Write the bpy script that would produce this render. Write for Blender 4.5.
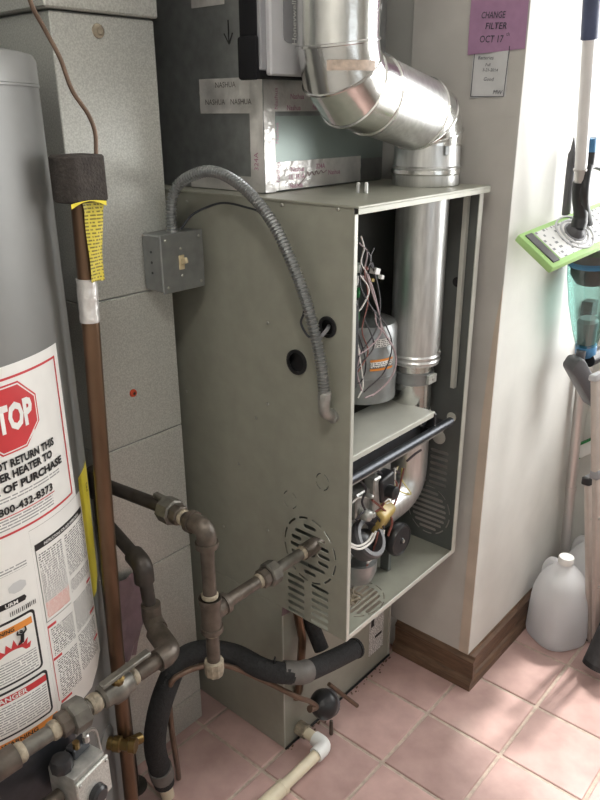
import bpy, bmesh, math, random
from mathutils import Vector, Matrix
random.seed(7)
scene = bpy.context.scene
COL = scene.collection
for o in list(bpy.data.objects): bpy.data.objects.remove(o)

# ------------------------------------------------------------------ camera
FPX = 737.154
PITCH, YAW, ROLL = 0.374, 0.718, -0.007
CAM = Vector((-1.0043, -0.7558, 1.4591))
cd = Vector((math.cos(PITCH)*math.cos(YAW), math.cos(PITCH)*math.sin(YAW), -math.sin(PITCH)))
r0 = Vector((math.sin(YAW), -math.cos(YAW), 0)); u0 = r0.cross(cd)
cr = r0*math.cos(ROLL) + u0*math.sin(ROLL); cu = -r0*math.sin(ROLL) + u0*math.cos(ROLL)
cam_data = bpy.data.cameras.new('camera'); cam = bpy.data.objects.new('camera', cam_data); COL.objects.link(cam)
cam.matrix_world = Matrix(((cr.x, cu.x, -cd.x, CAM.x), (cr.y, cu.y, -cd.y, CAM.y), (cr.z, cu.z, -cd.z, CAM.z), (0, 0, 0, 1)))
cam_data.sensor_fit = 'VERTICAL'; cam_data.sensor_height = 36.0; cam_data.lens = FPX/800*36; cam_data.clip_start = 0.02
scene.camera = cam
def at(px, py, ax, val):                       # a point of the photograph on a plane of the room
    v = cd + cr*((px-300)/FPX) - cu*((py-400)/FPX)
    i = 'xyz'.index(ax); return CAM + v*((val-CAM[i])/v[i])

# ------------------------------------------------------------------ world, sun, window daylight, added front fill, exposure
world = bpy.data.worlds.new('sky'); scene.world = world; world.use_nodes = True
bg = world.node_tree.nodes['Background']; bg.inputs[0].default_value = (0.85, 0.93, 1.0, 1); bg.inputs[1].default_value = 1.0
def add_light(name, kind, energy, color, loc, direction, size=None, size_y=None):
    l = bpy.data.lights.new(name, kind); l.energy = energy; l.color = color
    o = bpy.data.objects.new(name, l); COL.objects.link(o); o.location = loc
    o.rotation_euler = Vector(direction).to_track_quat('-Z', 'Y').to_euler()
    if kind == 'AREA':
        l.shape = 'RECTANGLE'; l.size = size; l.size_y = size_y or size
    return o
sun = add_light('sun', 'SUN', 4.0, (1.0, 0.96, 0.9), (3, -0.5, 4), (-0.44, 0.02, -0.90)); sun.data.angle = 0.07
WIN = (-1.25, -0.10, 0.78, 2.06)               # window opening in the right wall: y0, y1, z0, z1
day = add_light('window_daylight', 'AREA', 42, (1.0, 0.985, 0.965), (1.33, (WIN[0]+WIN[1])/2, (WIN[2]+WIN[3])/2), (-1, 0, 0), 1.2, 1.1)
FW = (-1.15, 0.15, 0.85, 2.05)                 # added, unseen window opening in the front wall, for fill light: x0, x1, z0, z1
front_fill = add_light('added_front_fill', 'AREA', 3, (1.0, 0.97, 0.93), ((FW[0]+FW[1])/2, -2.78, (FW[2]+FW[3])/2), (0, 1, 0), 1.25, 1.15)  # weak fill light behind the added front window
scene.view_settings.view_transform = 'Standard'; scene.view_settings.look = 'None'
scene.view_settings.gamma = 1.0; scene.view_settings.use_curve_mapping = False
LAMP = 40.0                                    # brightness of the added, unseen ceiling lamp
scene.view_settings.exposure = 0.12

# ------------------------------------------------------------------ mesh helpers
ORIG = {}
class MB:
    def __init__(s): s.v = []; s.f = []; s.uv = {}
    def add(s, vs, fs):
        b = len(s.v); s.v += [Vector(p) for p in vs]; s.f += [tuple(b+i for i in q) for q in fs]; return s
    def box(s, x0, x1, y0, y1, z0, z1):
        vs = [(x, y, z) for z in (z0, z1) for y in (y0, y1) for x in (x0, x1)]
        return s.add(vs, [(0,2,3,1),(4,5,7,6),(0,1,5,4),(2,6,7,3),(0,4,6,2),(1,3,7,5)])
    def obox(s, c, ax, ay, az):                # centre and three half-axis vectors
        c, ax, ay, az = map(Vector, (c, ax, ay, az))
        vs = [c+ax*i+ay*j+az*k for k in (-1,1) for j in (-1,1) for i in (-1,1)]
        fs = [(0,2,3,1),(4,5,7,6),(0,1,5,4),(2,6,7,3),(0,4,6,2),(1,3,7,5)]
        if ax.cross(ay).dot(az) < 0: fs = [q[::-1] for q in fs]
        return s.add(vs, fs)
    def tube(s, path, r, n=12, caps=True):
        P = [Vector(p) for p in path]; m = len(P)
        rr = r if isinstance(r, (list, tuple)) else [r]*m
        T = [(P[min(i+1, m-1)]-P[max(i-1, 0)]).normalized() for i in range(m)]
        a = Vector((0, 0, 1)) if abs(T[0].z) < 0.9 else Vector((1, 0, 0))
        N = (a - T[0]*a.dot(T[0])).normalized(); vs = []; fs = []
        for i in range(m):
            N = (N - T[i]*N.dot(T[i])).normalized(); B = T[i].cross(N)
            vs += [P[i] + (N*math.cos(2*math.pi*k/n) + B*math.sin(2*math.pi*k/n))*rr[i] for k in range(n)]
        for i in range(m-1):
            for k in range(n):
                k2 = (k+1) % n; fs.append((i*n+k, i*n+k2, (i+1)*n+k2, (i+1)*n+k))
        if caps: fs.append(tuple(range(n))[::-1]); fs.append(tuple((m-1)*n+k for k in range(n)))
        return s.add(vs, fs)
    def lathe(s, prof, o, axis=(0,0,1), n=24, closed=False):   # prof: (radius, height along axis)
        o = Vector(o); T = Vector(axis).normalized()
        a = Vector((1,0,0)) if abs(T.x) < 0.9 else Vector((0,1,0))
        N = (a - T*a.dot(T)).normalized(); B = T.cross(N); vs = []; fs = []; m = len(prof)
        for (r, h) in prof: vs += [o + T*h + (N*math.cos(2*math.pi*k/n)+B*math.sin(2*math.pi*k/n))*max(r, 1e-5) for k in range(n)]
        for i in range(m-1 + (1 if closed else 0)):
            for k in range(n):
                k2 = (k+1) % n; j = (i+1) % m; fs.append((i*n+k, i*n+k2, j*n+k2, j*n+k))
        if not closed:
            fs.append(tuple(range(n))[::-1]); fs.append(tuple((m-1)*n+k for k in range(n)))
        return s.add(vs, fs)
    def prism(s, poly, fn, t0, t1):            # poly: 2-D outline, fn(u, v, t) -> point
        n = len(poly); vs = [fn(u, v, t0) for u, v in poly] + [fn(u, v, t1) for u, v in poly]
        fs = [tuple(range(n))[::-1], tuple(range(n, 2*n))] + [(i, (i+1) % n, n+(i+1) % n, n+i) for i in range(n)]
        return s.add(vs, fs)
    def grid(s, rows, uvs=None):               # rows of points, same length
        m, n = len(rows), len(rows[0]); b = len(s.v)
        s.v += [Vector(p) for q in rows for p in q]
        s.f += [(b+i*n+k, b+i*n+k+1, b+(i+1)*n+k+1, b+(i+1)*n+k) for i in range(m-1) for k in range(n-1)]
        if uvs:
            for i in range(m):
                for k in range(n): s.uv[b+i*n+k] = uvs[i][k]
        return s
    def build(s, name, mat, parent=None, bevel=0, loc=None, smooth=35, recalc=True, seg=1):
        root = ORIG.get(parent.name, Vector()) if parent else Vector(loc or (0,0,0))
        me = bpy.data.meshes.new(name); me.from_pydata([tuple(p-root) for p in s.v], [], s.f)
        if s.uv:
            ul = me.uv_layers.new(name='UVMap')
            for l in me.loops: ul.data[l.index].uv = s.uv.get(l.vertex_index, (0, 0))
        bm = bmesh.new(); bm.from_mesh(me)
        if recalc: bmesh.ops.recalc_face_normals(bm, faces=bm.faces)
        if bevel:
            es = [e for e in bm.edges if len(e.link_faces) == 2 and e.calc_face_angle(0) > 0.5]
            bmesh.ops.bevel(bm, geom=es, offset=bevel, segments=seg, affect='EDGES', profile=0.5, clamp_overlap=True)
        bm.to_mesh(me); bm.free()
        if smooth:
            me.polygons.foreach_set('use_smooth', [True]*len(me.polygons)); me.set_sharp_from_angle(angle=math.radians(smooth))
        me.materials.append(mat)
        o = bpy.data.objects.new(name, me); COL.objects.link(o)
        if parent: o.parent = parent
        else: o.location = root
        ORIG[o.name] = root
        return o
def tag(o, label=None, cat=None, group=None, kind=None):
    for k, v in (('label', label), ('category', cat), ('group', group), ('kind', kind)):
        if v: o[k] = v
    return o
def thing(name, label, cat, loc, group=None, kind=None):
    o = bpy.data.objects.new(name, None); COL.objects.link(o); o.location = loc; o.empty_display_size = 0.05
    ORIG[o.name] = Vector(loc); return tag(o, label, cat, group, kind)
def catmull(P, n=8):
    P = [Vector(p) for p in P]; Q = [P[0]*2-P[1]] + P + [P[-1]*2-P[-2]]; out = []
    for i in range(1, len(Q)-2):
        for k in range(n):
            t = k/n; a, b, c, d = Q[i-1], Q[i], Q[i+1], Q[i+2]
            out.append(0.5*((2*b)+(c-a)*t+(2*a-5*b+4*c-d)*t*t+(3*b-a-3*c+d)*t**3))
    out.append(P[-1]); return out
def fillet(P, r, n=8):                         # polyline with rounded corners
    P = [Vector(p) for p in P]; out = [P[0]]
    for i in range(1, len(P)-1):
        a, b, c = P[i-1], P[i], P[i+1]; d1 = (a-b).normalized(); d2 = (c-b).normalized()
        rr = min(r, (a-b).length*0.49, (c-b).length*0.49)
        p, q = b+d1*rr, b+d2*rr
        for k in range(n+1):
            t = k/n; out.append(p*(1-t)**2 + b*2*t*(1-t) + q*t*t)
    out.append(P[-1]); return out
def cut(o, mb):                                # real openings: boolean difference, applied
    c = mb.build('cutter', bpy.data.materials[0]); c.location = -ORIG[o.name]
    m = o.modifiers.new('cut', 'BOOLEAN'); m.object = c; m.operation = 'DIFFERENCE'; m.solver = 'EXACT'
    bpy.context.view_layer.update(); dg = bpy.context.evaluated_depsgraph_get()
    pl = o.parent; o.parent = None; ol = o.location.copy(); o.location = (0, 0, 0); bpy.context.view_layer.update()
    dg = bpy.context.evaluated_depsgraph_get()
    me = bpy.data.meshes.new_from_object(o.evaluated_get(dg)); o.modifiers.clear(); me.name = o.name
    o.data = me; o.parent = pl; o.location = ol
    bpy.data.objects.remove(c)
    me.polygons.foreach_set('use_smooth', [False]*len(me.polygons))
def copy_tree(o, loc=None, parent=None):
    c = o.copy(); COL.objects.link(c); c.parent = parent
    if loc: c.location = loc
    for ch in list(o.children): copy_tree(ch, None, c)
    return c
FONT = {}
def text(string, h, fn, mat, name, parent, width=None, bold=0.0, align='CENTER', shear=0.0):
    """flat print: mesh letters of height h, laid by fn(u, v) -> point"""
    cu_ = bpy.data.curves.new(name, 'FONT'); cu_.body = string; cu_.align_x = align; cu_.align_y = 'CENTER'
    cu_.size = 1.0; cu_.offset = bold; cu_.shear = shear; cu_.resolution_u = 2
    t = bpy.data.objects.new(name, cu_); COL.objects.link(t); bpy.context.view_layer.update()
    me = bpy.data.meshes.new_from_object(t.evaluated_get(bpy.context.evaluated_depsgraph_get()))
    bpy.data.objects.remove(t)
    xs = [v.co.x for v in me.vertices]; w = max(xs)-min(xs); k = h/0.72
    kx = (width/w) if width else k; root = ORIG[parent.name]
    for v in me.vertices: v.co = fn(v.co.x*kx, v.co.y*k) - root
    me.materials.clear(); me.materials.append(mat)
    o = bpy.data.objects.new(name, me); COL.objects.link(o); o.parent = parent; ORIG[o.name] = root
    return o

# ------------------------------------------------------------------ procedural materials
def hexc(c): return c if len(c) == 4 else (*c, 1)
def mat(name, col, rough=0.5, metal=0.0, var=0.12, scale=30, bump=0.0, bscale=None, col2=None, spec=0.5, detail=4, trans=0.0, coat=0.0, thresh=None, aniso=None):
    m = bpy.data.materials.new(name); m.use_nodes = True; nt = m.node_tree; b = nt.nodes['Principled BSDF']
    tc = nt.nodes.new('ShaderNodeTexCoord'); nz = nt.nodes.new('ShaderNodeTexNoise')
    src = tc.outputs['Object']
    if aniso:
        mp = nt.nodes.new('ShaderNodeMapping'); mp.inputs['Scale'].default_value = aniso; nt.links.new(src, mp.inputs[0]); src = mp.outputs[0]
    nz.inputs['Scale'].default_value = scale; nz.inputs['Detail'].default_value = detail
    nt.links.new(src, nz.inputs['Vector'])
    rp = nt.nodes.new('ShaderNodeValToRGB')
    lo, hi = thresh or (0.3, 0.7); rp.color_ramp.elements[0].position = lo; rp.color_ramp.elements[1].position = hi
    c1 = tuple(x*(1-var) for x in col[:3]); c2 = col2 or tuple(min(1, x*(1+var)) for x in col[:3])
    rp.color_ramp.elements[0].color = hexc(c1); rp.color_ramp.elements[1].color = hexc(c2)
    nt.links.new(nz.outputs['Fac'], rp.inputs[0]); nt.links.new(rp.outputs[0], b.inputs['Base Color'])
    b.inputs['Roughness'].default_value = rough; b.inputs['Metallic'].default_value = metal
    b.inputs['Specular IOR Level'].default_value = spec; b.inputs['Transmission Weight'].default_value = trans
    b.inputs['Coat Weight'].default_value = coat
    if bump:
        n2 = nt.nodes.new('ShaderNodeTexNoise'); n2.inputs['Scale'].default_value = bscale or scale; n2.inputs['Detail'].default_value = 3
        nt.links.new(src, n2.inputs['Vector'])
        bp = nt.nodes.new('ShaderNodeBump'); bp.inputs['Strength'].default_value = bump; bp.inputs['Distance'].default_value = 0.004
        nt.links.new(n2.outputs['Fac'], bp.inputs['Height']); nt.links.new(bp.outputs[0], b.inputs['Normal'])
    return m
def fineprint(name, paper, ink, line=0.0042, word=260, cover=0.62, fill=0.52):
    """rows of tiny illegible print on a label, in the label's own UV metres"""
    m = bpy.data.materials.new(name); m.use_nodes = True; nt = m.node_tree; b = nt.nodes['Principled BSDF']
    N = nt.nodes.new; L = nt.links.new
    tc = N('ShaderNodeTexCoord'); sp = N('ShaderNodeSeparateXYZ'); L(tc.outputs['UV'], sp.inputs[0])
    dv = N('ShaderNodeMath'); dv.operation = 'DIVIDE'; dv.inputs[1].default_value = line; L(sp.outputs[1], dv.inputs[0])
    fl = N('ShaderNodeMath'); fl.operation = 'FLOOR'; L(dv.outputs[0], fl.inputs[0])
    fr = N('ShaderNodeMath'); fr.operation = 'FRACT'; L(dv.outputs[0], fr.inputs[0])
    lt = N('ShaderNodeMath'); lt.operation = 'LESS_THAN'; lt.inputs[1].default_value = fill; L(fr.outputs[0], lt.inputs[0])
    mu = N('ShaderNodeMath'); mu.operation = 'MULTIPLY'; mu.inputs[1].default_value = word; L(sp.outputs[0], mu.inputs[0])
    cb = N('ShaderNodeCombineXYZ'); L(mu.outputs[0], cb.inputs[0]); L(fl.outputs[0], cb.inputs[1])
    wn = N('ShaderNodeTexNoise'); wn.inputs['Scale'].default_value = 1.0; wn.inputs['Detail'].default_value = 2; L(cb.outputs[0], wn.inputs['Vector'])
    l2 = N('ShaderNodeMath'); l2.operation = 'LESS_THAN'; l2.inputs[1].default_value = cover*0.85; L(wn.outputs['Fac'], l2.inputs[0])
    an = N('ShaderNodeMath'); an.operation = 'MULTIPLY'; L(lt.outputs[0], an.inputs[0]); L(l2.outputs[0], an.inputs[1])
    mx = N('ShaderNodeMix'); mx.data_type = 'RGBA'; mx.inputs[6].default_value = hexc(paper); mx.inputs[7].default_value = hexc(ink)
    L(an.outputs[0], mx.inputs[0]); L(mx.outputs[2], b.inputs['Base Color']); b.inputs['Roughness'].default_value = 0.45
    return m

M = {}
M['wall'] = mat('wall paint', (0.62, 0.61, 0.575), 0.7, var=0.05, scale=9, bump=0.08, bscale=180)
M['wall_end'] = mat('shaded wall plaster', (0.48, 0.46, 0.43), 0.7, var=0.10, scale=7, bump=0.12, bscale=90)  # wall colour darkened to stand for shade on the end face
M['tan'] = mat('bare tan corner strip', (0.52, 0.43, 0.35), 0.75, var=0.12, scale=14)
M['ceil'] = mat('ceiling paint', (0.8, 0.79, 0.76), 0.8, var=0.03)
M['grout'] = mat('grout', (0.50, 0.41, 0.345), 0.8, var=0.2, scale=60, bump=0.3, bscale=300)
M['wood'] = mat('stained baseboard', (0.13, 0.075, 0.045), 0.5, var=0.35, scale=22, aniso=(1, 1, 9), bump=0.1, bscale=60)
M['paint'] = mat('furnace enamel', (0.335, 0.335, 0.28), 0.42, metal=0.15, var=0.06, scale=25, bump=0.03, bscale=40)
M['paint_shade'] = mat('shaded furnace enamel', (0.125, 0.132, 0.126), 0.45, metal=0.3, var=0.08, scale=18)  # same enamel, darkened to stand for the shade inside the furnace
M['edge'] = mat('furnace edge enamel', (0.50, 0.50, 0.45), 0.4, metal=0.15, var=0.05)
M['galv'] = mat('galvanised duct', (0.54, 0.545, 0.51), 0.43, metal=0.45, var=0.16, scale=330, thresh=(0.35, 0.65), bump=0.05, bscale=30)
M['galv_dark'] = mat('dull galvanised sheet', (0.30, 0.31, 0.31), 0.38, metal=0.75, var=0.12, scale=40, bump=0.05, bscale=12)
M['coil'] = mat('coil case sheet', (0.34, 0.40, 0.38), 0.4, metal=0.5, var=0.05, scale=12)
M['flue'] = mat('bright flue metal', (0.72, 0.72, 0.70), 0.2, metal=1.0, var=0.06, scale=60, bump=0.10, bscale=70)
M['flue_dull'] = mat('matt flue metal', (0.66, 0.66, 0.65), 0.36, metal=0.9, var=0.12, scale=120, aniso=(1, 1, 0.15))
M['foil'] = mat('foil tape', (0.74, 0.72, 0.70), 0.33, metal=0.55, var=0.22, scale=16, bump=1.0, bscale=38)
M['jacket'] = mat('heater jacket enamel', (0.20, 0.20, 0.193), 0.46, metal=0.2, var=0.04, scale=12)
M['jacket_cap'] = mat('heater cap enamel', (0.24, 0.24, 0.232), 0.38, metal=0.2, var=0.04, scale=12)
M['label_w'] = mat('white label', (0.80, 0.79, 0.76), 0.4, var=0.03)
M['red'] = mat('label red', (0.55, 0.045, 0.05), 0.4, var=0.05)
M['orange'] = mat('label orange', (0.75, 0.27, 0.05), 0.4, var=0.05)
M['ink'] = mat('black ink', (0.012, 0.012, 0.013), 0.5, var=0.1)
M['yellow'] = fineprint('yellow tag print', (0.66, 0.55, 0.07), (0.20, 0.16, 0.03), 0.0050, 240, 0.62, 0.45)
M['yellow_plain'] = mat('yellow label', (0.75, 0.62, 0.04), 0.4, var=0.04)
M['print'] = fineprint('fine print', (0.80, 0.79, 0.76), (0.12, 0.12, 0.12))
M['print_grey'] = fineprint('fine grey print', (0.80, 0.79, 0.76), (0.30, 0.30, 0.30), 0.0048, 240, 0.68, 0.45)
M['print_red'] = fineprint('fine red print', (0.78, 0.68, 0.64), (0.60, 0.20, 0.16))
M['copper'] = mat('tarnished copper', (0.15, 0.09, 0.055), 0.34, metal=0.75, var=0.4, scale=18, aniso=(1, 1, 0.2))
M['copper_thin'] = mat('dull copper tube', (0.16, 0.105, 0.075), 0.45, metal=0.5, var=0.2, scale=30)
M['iron'] = mat('black iron pipe', (0.115, 0.095, 0.078), 0.45, metal=0.5, var=0.35, scale=40, bump=0.2, bscale=120)
M['iron_dark'] = mat('dark brown iron pipe', (0.055, 0.046, 0.04), 0.5, metal=0.4, var=0.3, scale=40, bump=0.15, bscale=120)  # deeper tone for the pipe runs towards the duct
M['iron_grey'] = mat('grey iron fitting', (0.17, 0.16, 0.14), 0.45, metal=0.6, var=0.3, scale=50, bump=0.15, bscale=90)
M['sealant'] = mat('dried thread sealant', (0.30, 0.255, 0.19), 0.7, var=0.4, scale=80, bump=0.4, bscale=200)
M['brass'] = mat('old brass', (0.20, 0.135, 0.05), 0.38, metal=0.85, var=0.3, scale=30)
M['foam'] = mat('black foam insulation', (0.022, 0.022, 0.023), 0.85, var=0.3, scale=150, bump=0.5, bscale=280)
M['foam_brown'] = mat('dark brown foam', (0.045, 0.038, 0.034), 0.9, var=0.3, scale=120, bump=0.6, bscale=260)
M['tape'] = mat('grey duct tape', (0.14, 0.13, 0.12), 0.5, var=0.2, scale=40)
M['pvc'] = mat('cream pvc pipe', (0.72, 0.64, 0.48), 0.4, var=0.12, scale=20)
M['black'] = mat('black plastic', (0.018, 0.018, 0.02), 0.38, var=0.15)
M['matt_black'] = mat('matt black housing', (0.010, 0.010, 0.012), 0.7, var=0.1, spec=0.2)
M['dark'] = mat('dark hollow', (0.01, 0.01, 0.012), 0.7, var=0.1)
M['navy'] = mat('dark blue grip', (0.055, 0.07, 0.13), 0.45, var=0.15)
M['steel'] = mat('zinc plated steel', (0.55, 0.55, 0.53), 0.32, metal=0.9, var=0.12, scale=60)
M['cast'] = mat('cast aluminium', (0.42, 0.42, 0.40), 0.45, metal=0.7, var=0.2, scale=60, bump=0.2, bscale=120)
M['gunmetal'] = mat('blackened steel', (0.06, 0.065, 0.075), 0.35, metal=0.6, var=0.15, scale=50)
M['ltgrey'] = mat('light grey plastic', (0.50, 0.50, 0.52), 0.45, var=0.04)
M['midgrey'] = mat('mid grey plastic', (0.27, 0.27, 0.285), 0.45, var=0.05)
M['dkgrey'] = mat('dark grey plastic', (0.085, 0.082, 0.088), 0.42, var=0.12)
M['white'] = mat('white plastic', (0.82, 0.82, 0.80), 0.4, var=0.03)
M['almond'] = mat('almond switch', (0.62, 0.52, 0.33), 0.4, var=0.05)
M['blue'] = mat('blue plastic', (0.06, 0.19, 0.36), 0.35, var=0.1)
M['green'] = mat('lime green plastic', (0.45, 0.72, 0.28), 0.45, var=0.05)
M['dkgreen'] = mat('dark green plastic', (0.03, 0.22, 0.07), 0.45, var=0.15)
M['board'] = mat('green circuit board', (0.02, 0.12, 0.06), 0.4, var=0.3, scale=200)
M['beige'] = mat('beige enamelled bar', (0.49, 0.43, 0.39), 0.42, metal=0.1, var=0.06)
M['alu'] = mat('brushed aluminium', (0.62, 0.59, 0.57), 0.33, metal=0.85, var=0.05, scale=30, aniso=(1, 1, 0.05))
M['pole_white'] = mat('white enamelled pole', (0.72, 0.70, 0.69), 0.3, metal=0.2, var=0.03)
M['purple'] = mat('mauve paper', (0.36, 0.205, 0.325), 0.8, var=0.06, scale=60)
M['paper'] = mat('pale paper', (0.56, 0.56, 0.56), 0.8, var=0.04)
M['pen'] = mat('pen ink', (0.05, 0.05, 0.07), 0.7, var=0.1)
M['pink_print'] = mat('pink tape print', (0.52, 0.25, 0.36), 0.5, var=0.15)
M['redplug'] = mat('red sealant blob', (0.50, 0.06, 0.02), 0.5, var=0.3, scale=200)
M['film'] = mat('mauve plastic film', (0.22, 0.15, 0.17), 0.3, var=0.25, scale=25, bump=0.4, bscale=35)
M['screw'] = mat('screw head', (0.45, 0.45, 0.42), 0.35, metal=0.9, var=0.1)
M['roll'] = mat('charcoal roll cover', (0.045, 0.048, 0.052), 0.6, var=0.2, scale=90)
M['wire_w'] = mat('white wire', (0.72, 0.70, 0.66), 0.45, var=0.05)
M['wire_p'] = mat('pale mauve wire', (0.36, 0.27, 0.28), 0.45, var=0.1)
M['wire_r'] = mat('rust red wire', (0.20, 0.06, 0.045), 0.45, var=0.1)
M['wire_y'] = mat('yellow wire', (0.62, 0.55, 0.18), 0.45, var=0.1)
M['wire_k'] = mat('dark wire', (0.03, 0.025, 0.03), 0.45, var=0.1)
M['mustard'] = mat('yellowed plastic cap', (0.42, 0.31, 0.10), 0.35, var=0.25, scale=40)
M['mop_pad'] = fineprint('white mop board print', (0.78, 0.78, 0.77), (0.25, 0.26, 0.27), 0.016, 70, 0.55, 0.45)
M['kraft'] = mat('kraft sticker', (0.50, 0.40, 0.33), 0.5, var=0.25, scale=90)
M['outside'] = mat('window frame paint', (0.8, 0.79, 0.76), 0.5, var=0.03)

def tile_material():
    m = mat('pink floor tile', (0.50, 0.33, 0.30), 0.28, var=0.10, scale=14, bump=0.06, bscale=30, col2=(0.60, 0.41, 0.38))
    nt = m.node_tree; b = nt.nodes['Principled BSDF']; oi = nt.nodes.new('ShaderNodeObjectInfo')
    hs = nt.nodes.new('ShaderNodeHueSaturation'); mr = nt.nodes.new('ShaderNodeMapRange')
    mr.inputs[3].default_value = 0.88; mr.inputs[4].default_value = 1.08
    nt.links.new(oi.outputs['Random'], mr.inputs[0]); nt.links.new(mr.outputs[0], hs.inputs['Value'])
    nt.links.new(b.inputs['Base Color'].links[0].from_socket, hs.inputs['Color']); nt.links.new(hs.outputs[0], b.inputs['Base Color'])
    return m
M['tile'] = tile_material()
def thin_glass(name, tint, mixf):
    m = bpy.data.materials.new(name); m.use_nodes = True; nt = m.node_tree; out = nt.nodes['Material Output']
    t = nt.nodes.new('ShaderNodeBsdfTransparent'); t.inputs[0].default_value = hexc(tint)
    g = nt.nodes.new('ShaderNodeBsdfGlossy'); g.inputs['Roughness'].default_value = 0.05
    x = nt.nodes.new('ShaderNodeMixShader'); x.inputs[0].default_value = mixf
    nt.links.new(t.outputs[0], x.inputs[1]); nt.links.new(g.outputs[0], x.inputs[2]); nt.links.new(x.outputs[0], out.inputs[0])
    return m
M['pane'] = thin_glass('window glass', (0.97, 0.98, 0.98), 0.06)
M['teal'] = thin_glass('teal clear plastic', (0.47, 0.64, 0.61), 0.12)
def milky(name, col, dens):
    m = bpy.data.materials.new(name); m.use_nodes = True; nt = m.node_tree; out = nt.nodes['Material Output']; N = nt.nodes.new
    b = nt.nodes['Principled BSDF']; b.inputs['Base Color'].default_value = hexc(col); b.inputs['Roughness'].default_value = 0.35
    tl = N('ShaderNodeBsdfTranslucent'); tl.inputs[0].default_value = hexc(col)
    tr = N('ShaderNodeBsdfTransparent'); tr.inputs[0].default_value = (0.93, 0.95, 0.97, 1)
    a = N('ShaderNodeMixShader'); a.inputs[0].default_value = 0.5; c = N('ShaderNodeMixShader'); c.inputs[0].default_value = dens
    nt.links.new(b.outputs[0], a.inputs[1]); nt.links.new(tl.outputs[0], a.inputs[2])
    nt.links.new(tr.outputs[0], c.inputs[1]); nt.links.new(a.outputs[0], c.inputs[2]); nt.links.new(c.outputs[0], out.inputs[0])
    return m
M['jug'] = milky('milky jug plastic', (0.95, 0.95, 0.965), 0.86)
M['water'] = thin_glass('water', (0.93, 0.95, 0.97), 0.08)

# ------------------------------------------------------------------ the setting
T = 0.2045; TX, TY = 2.611*T, 0.886*T          # tile pitch and one grid node
XL, XR, YF, YB, ZC = -1.45, 1.14, -2.70, 1.0, 2.4
WX, WY = 0.487, -0.047                         # partition corner
floor = MB().box(XL-.1, XR+.1, YF-.1, YB+.1, -0.06, -0.0035).build('floor', M['grout'], loc=(0, 0, 0)); tag(floor, kind='structure')
tb = MB().box(-T/2+.004, T/2-.004, -T/2+.004, T/2-.004, -0.006, 0.0)
tile0 = None; nt_ = 0
for i in range(-8, 8):
    for j in range(-5, 14):
        x0, y0 = TX-(i+1)*T, TY-(j+1)*T; cx, cy = x0+T/2, y0+T/2
        if x0+T < XL or x0 > XR or y0+T < YF or y0 > YB: continue
        if x0 > WX+.02 and y0 > WY+.02: continue
        if x0 > 0.02 and y0 > 0.2: continue
        if y0 > 0.5 or (y0 < -2.2): continue
        if tile0 is None:
            tile0 = tb.build('tile', M['tile'], floor, bevel=0.0022); t_ = tile0
        else:
            t_ = tile0.copy(); COL.objects.link(t_)
        t_.location = (cx, cy, random.uniform(-.0004, .0004)); nt_ += 1
def struct(mb, name, m, **k): return tag(mb.build(name, m, smooth=0, **k), kind='structure')
struct(MB().box(XL-.1, XR+.1, YF-.1, YB+.1, ZC, ZC+.1), 'ceiling', M['ceil'])
struct(MB().box(XL-.1, XL, YF-.1, YB+.1, 0, ZC), 'wall_left', M['wall'])
struct(MB().box(XL, WX+.07, YB, YB+.1, 0, ZC), 'wall_back', M['wall_end'])
# partition: end face with the notes, then the wall that runs to the right
part = [(WX, WY), (XR, WY), (XR, YB+.1), (WX+.07, YB+.1), (WX+.07, .216), (WX, .216)]
struct(MB().prism(part, lambda a, b, t: Vector((a, b, t)), 0, ZC), 'wall_partition', M['wall'])
wn = struct(MB().box(WX-.0025, WX, WY, .216, 0.1, ZC), 'wall_niche', M['wall_end'])  # thin skin over the end face, its colour darkened for shade
struct(MB().prism([(WY, .10), (WY+.028, .10), (WY+.026, .5), (WY+.022, .8), (WY+.012, 1.0), (WY, 1.1)], lambda a, b, t: Vector((t, a, b)), WX-.0040, WX-.0025), 'trim_1', M['tan'])
# right wall with its window
y0, y1, z0, z1 = WIN
w = MB(); w.box(XR, XR+.1, YF-.1, y0, 0, ZC); w.box(XR, XR+.1, y1, WY, 0, ZC); w.box(XR, XR+.1, y0, y1, 0, z0); w.box(XR, XR+.1, y0, y1, z1, ZC)
struct(w, 'wall_right', M['wall'])
def window(n, f, u0_, u1_, z0, z1):            # f(u, depth, z) -> point
    root = thing('window_%d' % n, None, None, f((u0_+u1_)/2, 0, z0), kind='structure')
    fr = MB()
    def bar(a0, a1, b0, b1, d0=.02, d1=.07):
        fr.add([f(a, dd, b) for b in (b0, b1) for dd in (d0, d1) for a in (a0, a1)], [(0,2,3,1),(4,5,7,6),(0,1,5,4),(2,6,7,3),(0,4,6,2),(1,3,7,5)])
    bar(u0_, u0_+.045, z0, z1); bar(u1_-.045, u1_, z0, z1); bar(u0_+.045, u1_-.045, z0, z0+.05); bar(u0_+.045, u1_-.045, z1-.05, z1)
    um = (u0_+u1_)/2; bar(um-.015, um+.015, z0+.05, z1-.05, .03, .06)
    fr.build('window_frame', M['outside'], root, smooth=0)
    for a, b in ((u0_+.045, um-.015), (um+.015, u1_-.045)):
        MB().add([f(a, .045, z0+.05), f(b, .045, z0+.05), f(b, .045, z1-.05), f(a, .045, z1-.05)], [(0,1,2,3)]).build('pane', M['pane'], root, smooth=0)
    s = MB(); s.add([f(a, dd, b) for b in (z0-.03, z0) for dd in (-.04, .02) for a in (u0_-.03, u1_+.03 if n != 1 else u1_)], [(0,2,3,1),(4,5,7,6),(0,1,5,4),(2,6,7,3),(0,4,6,2),(1,3,7,5)])
    s.build('window_sill', M['outside'], root, smooth=0)
window(1, lambda u, dd, z: Vector((XR+dd, u, z)), *WIN)
x0, x1, z0, z1 = FW
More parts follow.
